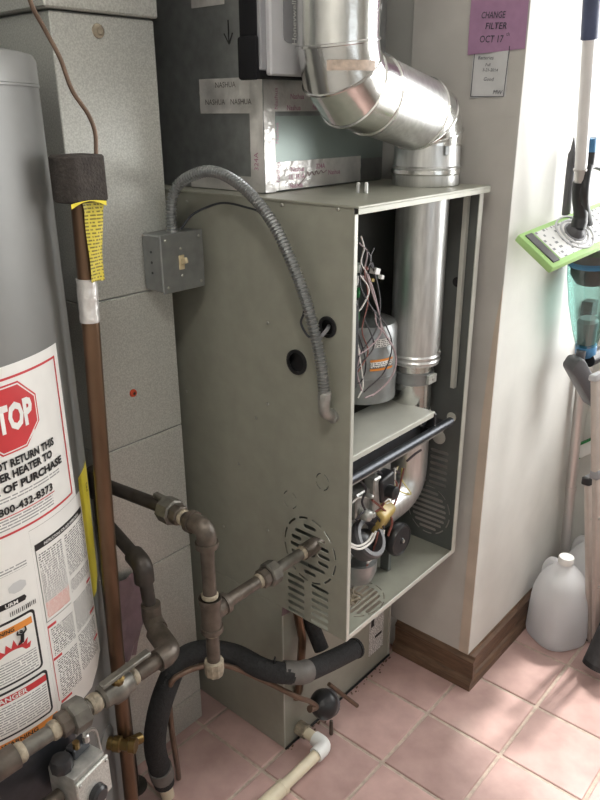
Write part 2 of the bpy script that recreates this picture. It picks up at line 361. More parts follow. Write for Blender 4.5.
w = MB(); w.box(XL-.1, x0, YF-.1, YF, 0, ZC); w.box(x1, XR+.1, YF-.1, YF, 0, ZC); w.box(x0, x1, YF-.1, YF, 0, z0); w.box(x0, x1, YF-.1, YF, z1, ZC)
struct(w, 'wall_front', M['wall'])
window(2, lambda u, dd, z: Vector((u, YF-dd, z)), *FW)  # added window, unseen, put in for fill light
# baseboards, stepped profile
prof = [(0, 0), (.022, 0), (.022, .020), (.017, .030), (.011, .034), (.011, .080), (.013, .083), (.013, .089), (.005, .095), (.003, .10), (0, .10)]
def baseboard(name, fn, a, b):
    struct(MB().prism(prof, fn, a, b), name, M['wood'])
baseboard('baseboard_niche', lambda u, v, t: Vector((WX-u, t, v)), WY-.022, .18)
baseboard('baseboard_partition', lambda u, v, t: Vector((t, WY-u, v)), WX, XR)
baseboard('baseboard_right', lambda u, v, t: Vector((XR-u, t, v)), YF, WY-.022)
baseboard('baseboard_left', lambda u, v, t: Vector((XL+u, t, v)), YF, YB)
# ------------------------------------------------------------------ furnace
FWD, FD, Z1, Z2 = 0.444, 0.72, 0.422, 1.312     # width, depth, bottom, top
fur = thing('furnace', 'olive grey gas furnace with its front door off, burners and wires showing', 'furnace', (FWD/2, FD/2, Z1))
def slot(mb, c, ua, va, na, lu, hv, t=.02):     # a rounded slot cutter
    poly = []
    for k in range(13):
        a = -math.pi/2 + math.pi*k/12; poly.append((lu-hv+hv*math.cos(a), hv*math.sin(a)))
    for k in range(13):
        a = math.pi/2 + math.pi*k/12; poly.append((-lu+hv+hv*math.cos(a), hv*math.sin(a)))
    c, ua, va, na = map(Vector, (c, ua, va, na))
    mb.prism(poly, lambda u, v, t_: c+ua*u+va*v+na*t_, -t, t)
def disc_cut(mb, c, na, r, t=.02):
    mb.lathe([(r, -t), (r, t)], c, na, 20)
def arc_slots(mb, c, ua, va, na, ru, rv, n, w=.0022, gap=.3, t=.02, a0=0):
    c, ua, va, na = map(Vector, (c, ua, va, na))
    for i in range(n):
        s, e = a0+2*math.pi*(i+gap/2)/n, a0+2*math.pi*(i+1-gap/2)/n; poly = []
        for k in range(7): a = s+(e-s)*k/6; poly.append(((ru+w)*math.cos(a), (rv+w)*math.sin(a)))
        for k in range(7): a = e-(e-s)*k/6; poly.append(((ru-w)*math.cos(a), (rv-w)*math.sin(a)))
        mb.prism(poly, lambda u, v, t_: c+ua*u+va*v+na*t_, -t, t)
X, Y, Z = Vector((1,0,0)), Vector((0,1,0)), Vector((0,0,1))
TH = .0015
lp = MB().box(0, TH, 0, FD, Z1, Z2-.004).build('side_panel', M['paint'], fur, smooth=0)
c = MB()
disc_cut(c, (0, .053, 1.095), X, .016); disc_cut(c, (0, .128, 1.012), X, .021)
disc_cut(c, (0, .096, .603), X, .015)
for i in range(7):                              # round louvre that the gas pipe passes
    z = .603+(i-3)*.0185; lu = math.sqrt(max(.060**2-(z-.603)**2, 0))-.006
    if lu <= .012: continue
    if abs(z-.603) < .022:
        for s in (-1, 1):
            if lu > .034: slot(c, (0, .098+s*(lu+.022)/2, z), Y, Z, X, (lu-.022)/2, .0045)
    else: slot(c, (0, .098, z), Y, Z, X, lu, .0045)
arc_slots(c, (0, .098, .603), Y, Z, X, .069, .076, 12)
for yc in (.137, .070):
    for i in range(6): slot(c, (0, yc, .520-.018*i), Y, Z, X, .024, .0045)
arc_slots(c, (0, .065, .776), Y, Z, X, .016, .018, 4, w=.0012)
arc_slots(c, (0, .151, .705), Y, Z, X, .018, .02, 4, w=.0010, gap=.5)
cut(lp, c)
rp_ = MB().box(FWD-TH, FWD, 0, FD, Z1, Z2-.004).build('side_panel', M['paint_shade'], fur, smooth=0)
c = MB()
for i in range(8):
    z = .515+(i-3.5)*.0145; lu = math.sqrt(max(.054**2-((z-.515)*.9)**2, 0))-.004
    if lu > .01: slot(c, (FWD, .078, z), Y, Z, X, lu, .0042)
arc_slots(c, (FWD, .078, .515), Y, Z, X, .060, .066, 10, w=.0018)
for i in range(6):
    slot(c, (FWD, .058, .683-.0175*i), Y, Z, X, .025, .0045)
    slot(c, (FWD, .108, .683-.0175*i), Y, Z, X, .018, .0045)
cut(rp_, c)
for yy, zz, rr in ((.032, .782, .012), (.062, .722, .018)):
    k = MB().lathe([(rr, 0), (rr, .002), (rr-.002, .003)], (FWD-TH, yy, zz), -X, 20).build('knockout', M['edge'], fur)
MB().lathe([(.011, 0), (.011, .003), (.006, .003)], (FWD-TH, .042, 1.104), -X, 20).build('knockout', M['dark'], fur)
# bottom pan with its louvre
bp_ = MB().box(TH, FWD-TH, .0, FD, Z1, Z1+TH).build('bottom_pan', M['paint'], fur, smooth=0)
c = MB()
for i in range(8):
    y = .070+(i-3.5)*.0135; lu = math.sqrt(max(.062**2-((y-.070)*1.1)**2, 0))-.006
    if lu > .01: slot(c, (.132, y, Z1), X, Y, Z, lu, .0042)
arc_slots(c, (.132, .070, Z1), X, Y, Z, .068, .060, 12, w=.0015)
cut(bp_, c)
MB().box(-.003, FWD+.012, -.012, FD, Z2-.004, Z2).box(-.003, FWD+.012, -.012, -.0105, Z2-.014, Z2-.004).build('top_panel', M['paint'], fur, bevel=.001)
MB().box(TH, FWD-TH, FD-.002, FD, Z1, Z2-.004).build('back_panel', M['paint_shade'], fur, smooth=0)
MB().box(TH, FWD-TH, .215, .217, .60, Z2-.004).build('vestibule_panel', M['paint_shade'], fur, smooth=0)
for xa, xb in ((0, .010), (FWD-.014, FWD+.003)):  # turned-in front flanges
    MB().box(xa, xb, -.0025, .0, Z1, Z2-.014).build('front_flange', M['edge'], fur, bevel=.0006)
MB().box(.010, FWD-.014, -.0025, 0, Z1, Z1+.012).build('bottom_lip', M['edge'], fur, bevel=.0006)
MB().box(FWD-.016, FWD-.0045, .024, .034, .86, 1.29).build('bracket', M['edge'], fur, smooth=0)
def screw(p, n, parent, r=.0035, m='screw'):
    return MB().lathe([(r, 0), (r, .001), (r*.6, .0022)], p, n, 10).build('screw', M[m], parent)
for yy, zz in ((.161, 1.302), (.033, 1.304), (.203, 1.076), (.208, .905), (.046, .912), (.217, .606), (.243, .865), (.46, .872), (.42, 1.29), (.30, .74), (.36, .56)):
    screw((0, yy, zz), -X, fur)
# grommets
for yy, zz, rr in ((.053, 1.095, .017), (.128, 1.012, .022)):
    MB().lathe([(rr-.003, -.003), (rr+.003, -.003), (rr+.003, .0), (rr-.003, .0)], (-.0005, yy, zz), X, 24, closed=True).build('grommet', M['black'], fur)
# burner compartment
SZ = .832
MB().box(.012, .340, .020, .150, SZ-.002, SZ).box(.012, .340, .018, .0205, SZ-.012, SZ).build('burner_shelf', M['edge'], fur, bevel=.0006)
MB().box(.022, .33, .045, .16, .765, .826).build('burner_box', M['gunmetal'], fur, bevel=.004)
for i in range(7):
    xx = .05+i*.045
    MB().lathe([(.006, 0), (.008, .004), (.008, .008), (.010, .009), (.010, .012)], (xx, .043, .811), -Y, 12).build('burner', M['gunmetal'], fur)
    screw((xx+.022, .0435, .812), -Y, fur, .003)
MB().tube([(.016, .012, .790), (.402, .012, .790)], .010, 16).build('manifold_bar', M['gunmetal'], fur)
MB().box(.02, .388, .020, .030, .766, .774).build('rail', M['cast'], fur, bevel=.001)
MB().box(.33, .40, .024, .05, .765, .79).box(.335, .343, .015, .045, .79, .828).build('end_bracket', M['black'], fur, bevel=.002)
MB().box(.012, .024, .012, .04, .78, .832).build('end_bracket', M['black'], fur, bevel=.002)
# gas valve: cast body with black solenoid cap
gv = MB(); gv.obox((.130, .075, .675), (.030, 0, 0), (0, .022, 0), (0, 0, .032)); gv.obox((.160, .055, .690), (.014, 0, 0), (0, .014, 0), (0, 0, .040)); gv.lathe([(.014, 0), (.014, .025), (.010, .03)], (.115, .055, .66), -Y, 8); gv.lathe([(.009, 0), (.009, .02)], (.140, .053, .650), -Y, 6); gv.lathe([(.006, 0), (.006, .022)], (.128, .052, .700), -Y, 6)
gvo = gv.build('gas_valve', M['cast'], fur, bevel=.003)
MB().obox((.190, .055, .697), (.026, 0, .004), (0, .022, 0), (-.004, 0, .030)).build('solenoid_cap', M['black'], fur, bevel=.007, seg=3)
MB().lathe([(.015, 0), (.015, .02), (.012, .022)], (.188, .034, .690), -Y, 16).build('valve_knob', M['black'], fur)
MB().box(.175, .235, .06, .066, .655, .735).build('bracket', M['cast'], fur, bevel=.001)
# inducer: scroll housing, motor ring, mustard cap, pressure switch
MB().lathe([(.048, 0), (.060, .006), (.062, .03), (.05, .045), (.02, .048)], (.150, .115, .580), -Y, 28).build('inducer_housing', M['cast'], fur)
MB().lathe([(.034, 0), (.046, 0), (.047, .03), (.043, .036), (.034, .036)], (.135, .066, .575), Vector((.1, -.8, .6)), 28, closed=True).build('motor_ring', M['dkgrey'], fur)
MB().lathe([(.032, 0), (.033, .018), (.02, .024), (.006, .03)], (.135, .072, .572), Vector((.1, -.8, .6)), 20).build('motor', M['black'], fur)
MB().lathe([(.045, 0), (.046, .028), (.040, .05), (.03, .055)], (.138, .075, .530), -Z+Y*.1, 24).build('blower_cup', M['galv_dark'], fur)
MB().obox((.200, .058, .612), (.032, .005, .0), (-.002, .014, .012), (0, -.014, .028)).build('transformer_cap', M['mustard'], fur, bevel=.009, seg=3)
MB().obox((.200, .070, .608), (.036, .004, .0), (-.002, .012, .01), (0, -.014, .026)).build('transformer', M['dkgrey'], fur, bevel=.008, seg=2)
ps = MB().lathe([(.010, -.012), (.036, -.010), (.040, 0), (.041, .010), (.037, .018), (.034, .019), (.033, .0175), (.008, .0185), (.006, .021)], (.268, .060, .522), -Y, 32).build('pressure_switch', M['black'], fur)
MB().lathe([(.0042, 0), (.0042, .003), (.002, .004)], (.268, .0395, .522), -Y, 12).build('port', M['steel'], ps)
MB().obox((.268, .085, .50), (.006, 0, 0), (0, .012, 0), (0, 0, .075)).build('bracket', M['paint_shade'], fur, bevel=.001)
MB().box(.10, .17, .10, .19, .4235, .53).build('inducer_stand', M['paint_shade'], fur, bevel=.002)
# upper compartment: board, blower housing, plates
bd = MB().obox((.205, .150, 1.10), (.03, .02, 0), (-.0012, .0018, 0), (0, 0, .085)).build('control_board', M['board'], fur, smooth=0)
for i in range(6):
    MB().obox((.198+.006*(i % 2), .143, 1.03+.026*i), (.012, .008, 0), (-.004, .006, 0), (0, 0, .008)).build('relay', M['white' if i in (4, 5) else ('dkgreen' if i % 2 else 'midgrey')], bd, bevel=.001)
MB().lathe([(.075, 0), (.075, .16), (.07, .172), (.05, .18)], (.27, .17, .86), Z, 32).build('blower_housing', M['galv_dark'], fur)
MB().tube([(.27, .17, .905), (.27, .17, .918)], .0765, 32).build('band', M['galv_dark'], fur)
def wrap_patch(name, a0, a1, z0, z1, m, r=.0775):
    rows = []; uvs = []
    for z in (z0, z1):
        rows.append([(.27+r*math.cos(math.radians(a0+(a1-a0)*k/8)), .17+r*math.sin(math.radians(a0+(a1-a0)*k/8)), z) for k in range(9)])
        uvs.append([(r*math.radians(a0+(a1-a0)*k/8), z) for k in range(9)])
    return MB().grid(rows, uvs).build(name, M[m], fur, recalc=False)
wrap_patch('rating_sticker', -128, -92, .990, 1.008, 'print'); wrap_patch('warning_sticker', -132, -88, .945, .958, 'print'); wrap_patch('warning_stripe', -132, -88, .958, .963, 'orange', .0776); wrap_patch('warning_stripe', -132, -88, .938, .943, 'orange', .0776)
MB().box(.30, .34, .208, .2145, 1.03, 1.12).build('cover_plate', M['galv_dark'], fur, bevel=.001)
# connectors and wires
for px, py, mm, s in ((375, 271, 'white', .011), (366, 268, 'wire_r', .006), (381, 277, 'white', .007), (372, 280, 'mustard', .006), (362, 277, 'wire_p', .006)):
    p = at(px, py, 'y', .09)
    MB().obox(p, Vector((s, .2*s, -.3*s)), Vector((0, s*.7, 0)), Vector((.2*s, 0, s*.55))).build('wire_connector', M[mm], fur, bevel=.0012)
def wire(pts, m, r=.0016, yv=.085, dy=0):
    P = [at(px, py, 'y', yv+dy*i) for i, (px, py) in enumerate(pts)]
    return MB().tube(catmull(P, 6), r, 6).build('wire', M[m], fur)
wire([(372, 262), (380, 300), (376, 330), (361, 352), (356, 366)], 'wire_k', .0018); wire([(364, 268), (368, 300), (362, 330), (368, 352), (358, 372)], 'wire_r', .0014); wire([(362, 262), (360, 284), (370, 305), (384, 322), (392, 345), (384, 372), (364, 392)], 'wire_k', .0015)
wire([(376, 470), (386, 476), (393, 470), (400, 474)], 'wire_k', .003, .05); wire([(372, 500), (382, 508), (392, 520), (388, 536)], 'wire_r', .0026, .04); wire([(356, 520), (364, 512), (376, 516), (384, 528)], 'wire_k', .0028, .04); wire([(360, 480), (366, 490), (362, 502), (368, 515)], 'wire_k', .0024, .04); wire([(404, 468), (396, 500), (386, 520)], 'wire_r', .0022, .05)
wire([(361, 236), (364, 248), (361, 262), (366, 272)], 'wire_w'); wire([(366, 250), (371, 258), (368, 268)], 'wire_k'); wire([(374, 248), (370, 258), (372, 268)], 'wire_k')
wire([(359, 243), (367, 252), (364, 270)], 'wire_p'); wire([(360, 275), (369, 290), (362, 307), (356, 313)], 'wire_w')
wire([(366, 272), (372, 292), (378, 310), (383, 330), (394, 350), (396, 365), (388, 382), (372, 396)], 'wire_p', .0018)
wire([(368, 274), (376, 300), (381, 328), (378, 338), (366, 350), (355, 356)], 'wire_p', .0018)
wire([(375, 312), (377, 325), (386, 335), (395, 352), (394, 372), (380, 390), (365, 398)], 'wire_p')
wire([(357, 330), (362, 345), (366, 365), (362, 380), (356, 384)], 'wire_k'); wire([(356, 335), (360, 360), (363, 385), (358, 398)], 'wire_w')
wire([(355, 345), (360, 352), (357, 372), (362, 392)], 'wire_p'); wire([(364, 318), (374, 345), (362, 362), (355, 370)], 'wire_k'); wire([(367, 300), (380, 322), (388, 340)], 'wire_k')
wire([(398, 466), (394, 480), (398, 490), (411, 494), (402, 480), (402, 468)], 'wire_y', .0016, .06); wire([(397, 467), (391, 486), (392, 500), (386, 504)], 'wire_w', .002, .05); wire([(395, 468), (394, 484), (390, 497), (384, 502)], 'wire_w', .002, .045)
wire([(390, 478), (397, 484), (393, 500)], 'wire_r', .002, .045); wire([(384, 503), (378, 510), (368, 512)], 'wire_r', .003, .045)
wire([(349, 543), (358, 546), (367, 542), (373, 533)], 'wire_w', .0025, .03); wire([(349, 546), (360, 549), (371, 542), (376, 531)], 'wire_w', .0025, .028)
wire([(384, 530), (381, 542), (374, 556), (367, 563)], 'wire_w', .0026, .04); wire([(378, 532), (374, 548), (366, 568)], 'wire_r', .0022, .04); wire([(381, 518), (378, 540), (368, 560)], 'wire_k', .0022, .045)
wire([(407, 461), (415, 454), (421, 450)], 'wire_k', .0028, .05); wire([(352, 503), (358, 498), (366, 497)], 'wire_w', .002, .05)
# frayed putty and rag lump by the pan
lump = MB()
for i in range(26):
    p = Vector((.112+random.uniform(-.018, .022), .075+random.uniform(-.014, .014), Z1+.003)); lump.tube(catmull([p, p+Vector((random.uniform(-.01, .01), random.uniform(-.01, .01), .014)), p+Vector((random.uniform(-.02, .02), random.uniform(-.015, .015), .005))], 4), .0028, 5)
lump.build('glass_fibre_lump', M['sealant'], fur)
# grey lead through the upper grommet
MB().tube(catmull([at(313, 339, 'x', -.02), at(320, 337, 'x', -.022), at(326, 331, 'x', -.012), at(329, 326, 'x', .012)], 6), .0035, 8).build('lead', M['midgrey'], fur)

# ------------------------------------------------------------------ coil cabinet under the furnace
cc = thing('coil_cabinet', 'low grey sheet metal coil cabinet standing on the floor under the furnace', 'cabinet', (.222, .45, 0))
CY = .18
MB().box(0, FWD, CY, FD, .001, Z1-.001).build('cabinet_body', M['paint'], cc, bevel=.002)
MB().obox((.016, CY-.0015, .408), (.016, 0, -.003), (0, .001, 0), (.002, 0, .012)).build('torn_insulation', M['film'], cc)
MB().box(.012, .05, .02, .175, .97, 1.13).build('hole_shade_block', M['dark'], fur, bevel=.002)  # unseen block added so the side panel holes look dark
lb = MB(); A, B = (.345, .055), (.412, .190)
lb.grid([[(A[0], CY-.0012, A[1]), (B[0], CY-.0012, A[1])], [(A[0], CY-.0012, B[1]), (B[0], CY-.0012, B[1])]], [[(0, 0), (.067, 0)], [(0, .135), (.067, .135)]])
lbo = lb.build('rating_label', M['print'], cc, recalc=False)
MB().box(.352, .366, CY-.0018, CY-.0012, .150, .178).build('emblem', M['ink'], lbo); MB().box(.372, .404, CY-.0018, CY-.0012, .104, .112).build('emblem', M['ink'], lbo)
MB().box(.440, .4445, CY-.003, CY, .0, .41).build('corner_seam', M['edge'], cc)
MB().box(.0, .003, CY-.0015, CY, .002, .41).build('corner_seam', M['edge'], cc)
MB().tube([(.0, CY-.004, .003), (FWD, CY-.004, .003)], .0028, 6).build('caulk_bead', M['dark'], cc)

# ------------------------------------------------------------------ plenum above the furnace with foil tape
pl = thing('plenum_box', 'galvanised plenum box on top of the furnace sealed with printed foil tape', 'plenum', (.25, .48, Z2))
PX0, PX1, PY0 = .046, .43, .245
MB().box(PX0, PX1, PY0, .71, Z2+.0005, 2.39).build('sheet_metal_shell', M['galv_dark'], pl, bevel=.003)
MB().box(PX0+.02, PX1-.005, PY0-.0015, PY0, 1.362, 1.45).build('insulation_panel', M['coil'], pl)
def foil_strip(fn, nu, nv, lu, lv, amp=.0012):
    rows = []
    for j in range(nv+1): rows.append([fn(lu*i/nu, lv*j/nv, random.uniform(.0006, .0006+amp)) for i in range(nu+1)])
    return MB().grid(rows).build('tape_strip', M['foil'], pl, smooth=60)
ff = lambda x0, z0: (lambda u, v, h: Vector((x0+u, PY0-.001-h, z0+v)))          # on the front face
fs_ = lambda y0, z0: (lambda u, v, h: Vector((PX0-.0008-h, y0+u, z0+v)))         # on the left face
foil_strip(ff(PX0-.002, 1.458), 26, 4, .36, .055); foil_strip(ff(PX0-.002, 1.316), 26, 5, .30, .052)
foil_strip(ff(PX0-.002, 1.314), 4, 16, .030, .20); foil_strip(fs_(PY0, 1.314), 4, 16, .035, .205)
foil_strip(fs_(PY0, 1.455), 14, 4, .17, .040); foil_strip(fs_(PY0, 1.495), 14, 3, .17, .022); foil_strip(fs_(PY0+.02, 1.314), 16, 3, .19, .028)
foil_strip(fs_(PY0+.09, 1.640), 6, 3, .09, .03)
pf = lambda x0, z0, sl=0: (lambda u, v: Vector((x0+u, PY0-.0040, z0+v+sl*u)))
ps_ = lambda y0, z0, up=False: ((lambda u, v: Vector((PX0-.0040, y0-u, z0+v))) if not up else (lambda u, v: Vector((PX0-.0040, y0+v, z0+u))))
for x_, z_, s_ in ((.135, 1.352, 'Nashua'), (.205, 1.354, '324A'), (.132, 1.338, 'UL 181A'), (.130, 1.322, 'Nashua'), (.25, 1.340, 'Nashua'), (.135, 1.484, 'Nashua'), (.215, 1.482, '324A'), (.125, 1.464, 'Nashua'), (.20, 1.465, 'Nashua')):
    text(s_, .0095, pf(x_, z_), M['pink_print'], 'tape_print', pl, bold=.012)
for k_, z_ in ((.079, 1.35), (.076, 1.48), (.077, 1.42)):
    text('Nashua', .009, (lambda x__, z__: (lambda u, v: Vector((x__-v, PY0-.0040, z__+u))))(k_, z_), M['pink_print'], 'tape_print', pl)
text('324A', .011, ps_(PY0+.018, 1.37, True), M['pink_print'], 'tape_print', pl); text('324A', .008, ps_(PY0+.06, 1.328), M['pink_print'], 'tape_print', pl)
for y_, z_ in ((.30, 1.475), (.34, 1.505), (.37, 1.475)): text('NASHUA', .010, ps_(y_, z_), M['tape'], 'tape_print', pl)
# marker scrawl on the lower tape
MB().tube(catmull([pf(.135, 1.320)(0, 0), pf(.16, 1.337)(0, 0), pf(.165, 1.346)(0, 0), pf(.170, 1.338)(0, 0), pf(.178, 1.345)(0, 0), pf(.186, 1.338)(0, 0), pf(.192, 1.346)(0, 0), pf(.199, 1.339)(0, 0), pf(.207, 1.346)(0, 0), pf(.214, 1.341)(0, 0), pf(.225, 1.345)(0, 0)], 5), .0009, 5).build('pen_scrawl', M['wire_p'], pl)
# drawn airflow arrow on the side face
ya = at(228, 20, 'x', PX0-.001); yb = at(229, 44, 'x', PX0-.001)
ar = MB(); ar.tube([ya, yb], .0012, 5); ar.tube([yb, yb+Vector((0, .012, .018))], .0012, 5); ar.tube([yb, yb+Vector((0, -.010, .018))], .0012, 5)
ar.build('drawn_arrow', M['ink'], pl)

# ------------------------------------------------------------------ humidifier / air cleaner on the plenum
hu = thing('air_cleaner', 'light grey air cleaner housing with black side mounted on the plenum', 'air cleaner', (.13, .22, 1.52))
HY = .195; HZ = 1.512
MB().box(-.013, .22, HY+.006, PY0, HZ, 1.86).build('housing', M['matt_black'], hu, bevel=.006, seg=2)
MB().box(-.018, -.008, HY+.004, PY0, HZ-.003, 1.578).build('side_latch', M['matt_black'], hu, bevel=.005, seg=2)
MB().box(-.010, .22, HY, HY+.01, HZ+.012, 1.86).build('side_rim', M['midgrey'], hu, bevel=.002)
MB().box(.004, .22, HY-.010, HY+.004, HZ+.004, 1.86).build('front_cover', M['ltgrey'], hu, bevel=.003)
npz = 1.568
MB().prism([(.036, npz+.012), (.038, npz+.004), (.048, npz), (.20, npz), (.20, 1.84), (.036, 1.84)], lambda u, v, t: Vector((u, HY-.010-t, v)), 0, .002).build('name_plate', M['midgrey'], hu)
text('Honeywell', .0115, lambda u, v: Vector((at(294.5, 25, 'y', HY-.0128).x-v, HY-.0128, 1.600+u)), M['white'], 'lettering', hu, bold=.012)

# ------------------------------------------------------------------ flue pipe
fl = thing('flue_pipe', 'shiny galvanised flue pipe rising through the furnace top and bending twice', 'flue pipe', (.375, .102, .60))
FX, FY = .377, .102
MB().tube([(FX, FY, .925), (FX, FY, 1.313)], .056, 40).build('lower_section', M['flue_dull'], fl)
for z in (.933, .945): MB().lathe([(.056, -.004), (.0585, 0), (.056, .004)], (FX, FY, z), Z, 40).build('bead', M['flue_dull'], fl)
sc = screw((FX+.01, FY-.0575, .955), -Y, fl, .004)
MB().tube([(FX-.004, FY, .80), (FX-.004, FY, .93)], .044, 32).build('inner_pipe', M['flue'], fl)
MB().lathe([(.044, 0), (.048, .002), (.048, .028), (.044, .030)], (FX-.004, FY, .878), Z, 32).build('clamp', M['galv_dark'], fl)
MB().obox((FX-.004, FY-.050, .893), (.016, 0, 0), (0, .004, 0), (0, 0, .010)).build('clamp_lug', M['galv'], fl, bevel=.001); screw((FX-.004, FY-.054, .893), -Y, fl, .004)
pth = fillet([(FX-.004, FY, .81), (FX-.004, FY, .60), (.25, FY+.005, .585)], .09, 12)
MB().tube(pth, .046, 32).build('draft_elbow', M['flue_dull'], fl)
# collar on the furnace top
CXF, CYF = .388, .105
MB().lathe([(.056, 0), (.069, .001), (.070, .004), (.069, .034), (.072, .037), (.069, .040), (.0675, .085), (.06, .086)], (CXF, CYF, Z2), Z, 44).build('collar', M['flue_dull'], fl)
MB().lathe([(.0695, 0), (.0725, .003), (.0725, .010), (.0695, .013)], (CXF, CYF, Z2+.022), Z, 44).build('bead', M['flue'], fl)
MB().obox((CXF-.028, CYF-.063, Z2+.071), (.007, 0, 0), (0, .002, 0), (0, 0, .009)).build('clip', M['galv_dark'], fl, bevel=.001)
# segmented right elbow, slanted run and segmented left elbow
ctrl = [Vector((CXF, CYF, 1.398)), Vector((.392, CYF, 1.448)), Vector((.095, CYF, 1.503)), Vector((.083, CYF, 1.80))]
Rf = .0705
def gore(a, b, na, nb, name, m, ra=Rf, rb=Rf):     # ring between two cutting planes
    a, b = Vector(a), Vector(b); ax = (b-a).normalized(); n = 40
    up = Vector((0, 1, 0)); s = ax.cross(up).normalized(); o = MB(); rows = []
    for (c_, nn, r_) in ((a, Vector(na).normalized(), ra), (b, Vector(nb).normalized(), rb)):
        ring = []
        for k in range(n+1):
            q = c_ + (up*math.cos(2*math.pi*k/n) + s*math.sin(2*math.pi*k/n))*r_
            t = (c_-q).dot(nn)/ax.dot(nn); ring.append(q+ax*t)
        rows.append(ring)
    mids = []
    o.grid(rows); ob = o.build(name, M[m], fl)
    for ring in rows[1:]:
        MB().tube(ring, .0030, 6, caps=False).build('bead', M['flue'], ob)
    return ob
def chain(P, normals, names, mats):
    for i in range(len(P)-1): gore(P[i], P[i+1], normals[i], normals[i+1], names[i], mats[i])
def nmid(a, b): return (a.normalized()+b.normalized())
run = (Vector((.10, CYF, 1.500))-Vector((.392, CYF, 1.440))).normalized()
e0 = Vector((CXF, CYF, 1.392)); e1 = Vector((CXF, CYF, 1.412)); e2 = Vector((.372, CYF, 1.440)); e3 = Vector((.345, CYF, 1.452))
l0 = Vector((.185, CYF, 1.486)); l1 = Vector((.128, CYF, 1.497)); l2 = Vector((.098, CYF, 1.522)); l3 = Vector((.085, CYF, 1.566)); l4 = Vector((.085, CYF, 1.86))
P = [e0, e1, e2, e3, l0, l1, l2, l3, l4]
dirs = [(P[i+1]-P[i]).normalized() for i in range(len(P)-1)]
nrm = [dirs[0]] + [dirs[i]+dirs[i+1] for i in range(len(dirs)-1)] + [dirs[-1]]
chain(P, nrm, ['elbow_gore', 'elbow_gore', 'elbow_gore', 'slanted_run', 'elbow_gore', 'elbow_gore', 'elbow_gore', 'upper_section'], ['flue']*3+['flue_dull']+['flue']*4)
text('B-4', .012, lambda u, v: Vector((.100+u, CYF-Rf-.0012, 1.615+v)), M['tape'], 'stamp', fl)
rows = []
for z in (1.520, 1.536):
    rows.append([Vector((.0935+.0735*math.cos(a_), CYF+.0735*math.sin(a_), z+(.01 if i_ > 4 else 0)*0)) for i_, a_ in enumerate([math.radians(-160+i*7) for i in range(11)])])
MB().grid(rows).build('sticker', M['kraft'], fl, recalc=False)
screw(at(403, 107, 'y', CYF-.066), -Y, fl, .004)
# two studs on top of the furnace
for k in (-.008, .008):
    p = at(362+k*500, 193, 'z', Z2); MB().lathe([(.004, 0), (.004, .018), (.003, .02)], (p.x, p.y, Z2), Z, 10).build('stud', M['steel'], fur)

# ------------------------------------------------------------------ return duct left of the furnace
du = thing('return_duct', 'tall speckled galvanised duct standing between the water heater and furnace', 'duct', (-.176, .64, 0))
DX0, DX1, DY = -.270, -.060, .412
zs = [0.0, .090, .518, .824, 1.130, 1.612]
for i in range(5):
    MB().box(DX0, DX1, DY, .98, zs[i]+.0012, zs[i+1]-.0012).build('duct_section', M['galv'], du, bevel=.0015)
MB().box(DX0+.003, DX1-.003, DY+.003, .98, .0, 1.612).build('duct_core', M['galv_dark'], du)
MB().box(DX0-.012, DX1+.004, DY-.010, .985, 1.614, 2.39).build('duct_cap', M['galv'], du, bevel=.003)
p = at(98, 31, 'y', DY); MB().lathe([(.012, 0), (.011, .003), (.006, .004), (.005, .007)], p, -Y, 14).build('plug_screw', M['sealant'], du)
p = at(133, 393, 'y', DY); bl = MB().lathe([(.0085, 0), (.0075, .003), (.003, .0045)], p, -Y, 12).build('sealant_blob', M['redplug'], du)
MB().lathe([(.003, .004), (.003, .0055)], p, -Y, 8).build('hole', M['dark'], bl)
# dark duct behind the heater
bk = thing('sheet_metal_duct', 'dark sheet metal duct high behind the grey water heater', 'duct', (-.8, .8, 1.45))
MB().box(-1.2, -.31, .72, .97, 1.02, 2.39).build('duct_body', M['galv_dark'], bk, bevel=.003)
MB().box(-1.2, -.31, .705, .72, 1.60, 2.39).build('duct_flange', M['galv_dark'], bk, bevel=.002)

# ------------------------------------------------------------------ junction box, conduit, cable
jb = thing('junction_box', 'grey steel switch box fixed on the speckled duct corner beside the furnace', 'junction box', (-.075, .38, 1.134))
JX0, JX1, JY, JZ0, JZ1 = -.127, -.024, .352, 1.134, 1.243
MB().box(JX0, JX1, JY+.003, DY-.0005, JZ0, JZ1).build('box_body', M['galv_dark'], jb, bevel=.003)
cv = MB().box(JX0-.002, JX1+.001, JY, JY+.003, JZ0-.002, JZ1+.002).build('cover_plate', M['galv_dark'], jb, bevel=.002)
for sx in (.010, -.010):
    for sz in (.010, -.010):
        screw(((JX0 if sx > 0 else JX1)+sx, JY, (JZ0 if sz > 0 else JZ1)+sz), -Y, cv, .003)
for zz in (.026, -.026): screw(((JX0+JX1)/2-.006, JY, 1.188+zz), -Y, cv, .003)
sw = MB().box((JX0+JX1)/2-.013, (JX0+JX1)/2+.001, JY-.002, JY, 1.174, 1.202).build('switch_plate', M['almond'], jb, bevel=.001)
MB().obox(((JX0+JX1)/2-.006, JY-.008, 1.191), (.0035, 0, 0), (0, .008, -.003), (0, .002, .005)).build('toggle', M['almond'], sw, bevel=.001)
for zz in (1.17, 1.19, 1.21): MB().lathe([(.0025, 0), (.0025, .0008), (.001, .0008)], (JX0, .385, zz), -X, 10).build('knockout', M['gunmetal'], jb)
cn = thing('flexible_conduit', 'ribbed steel flexible conduit arching from switch box to furnace side', 'conduit', (-.076, .38, 1.24))
cpts = [(-.076, .380, 1.240), (-.076, .380, 1.27), (-.071, .378, 1.307), (-.060, .358, 1.338), (-.048, .293, 1.357), (-.046, .216, 1.335), (-.044, .149, 1.282), (-.042, .103, 1.214), (-.038, .067, 1.134), (-.034, .042, 1.039), (-.030, .036, .975)]
cp = catmull(cpts, 30); rr = []; acc = 0; path = []
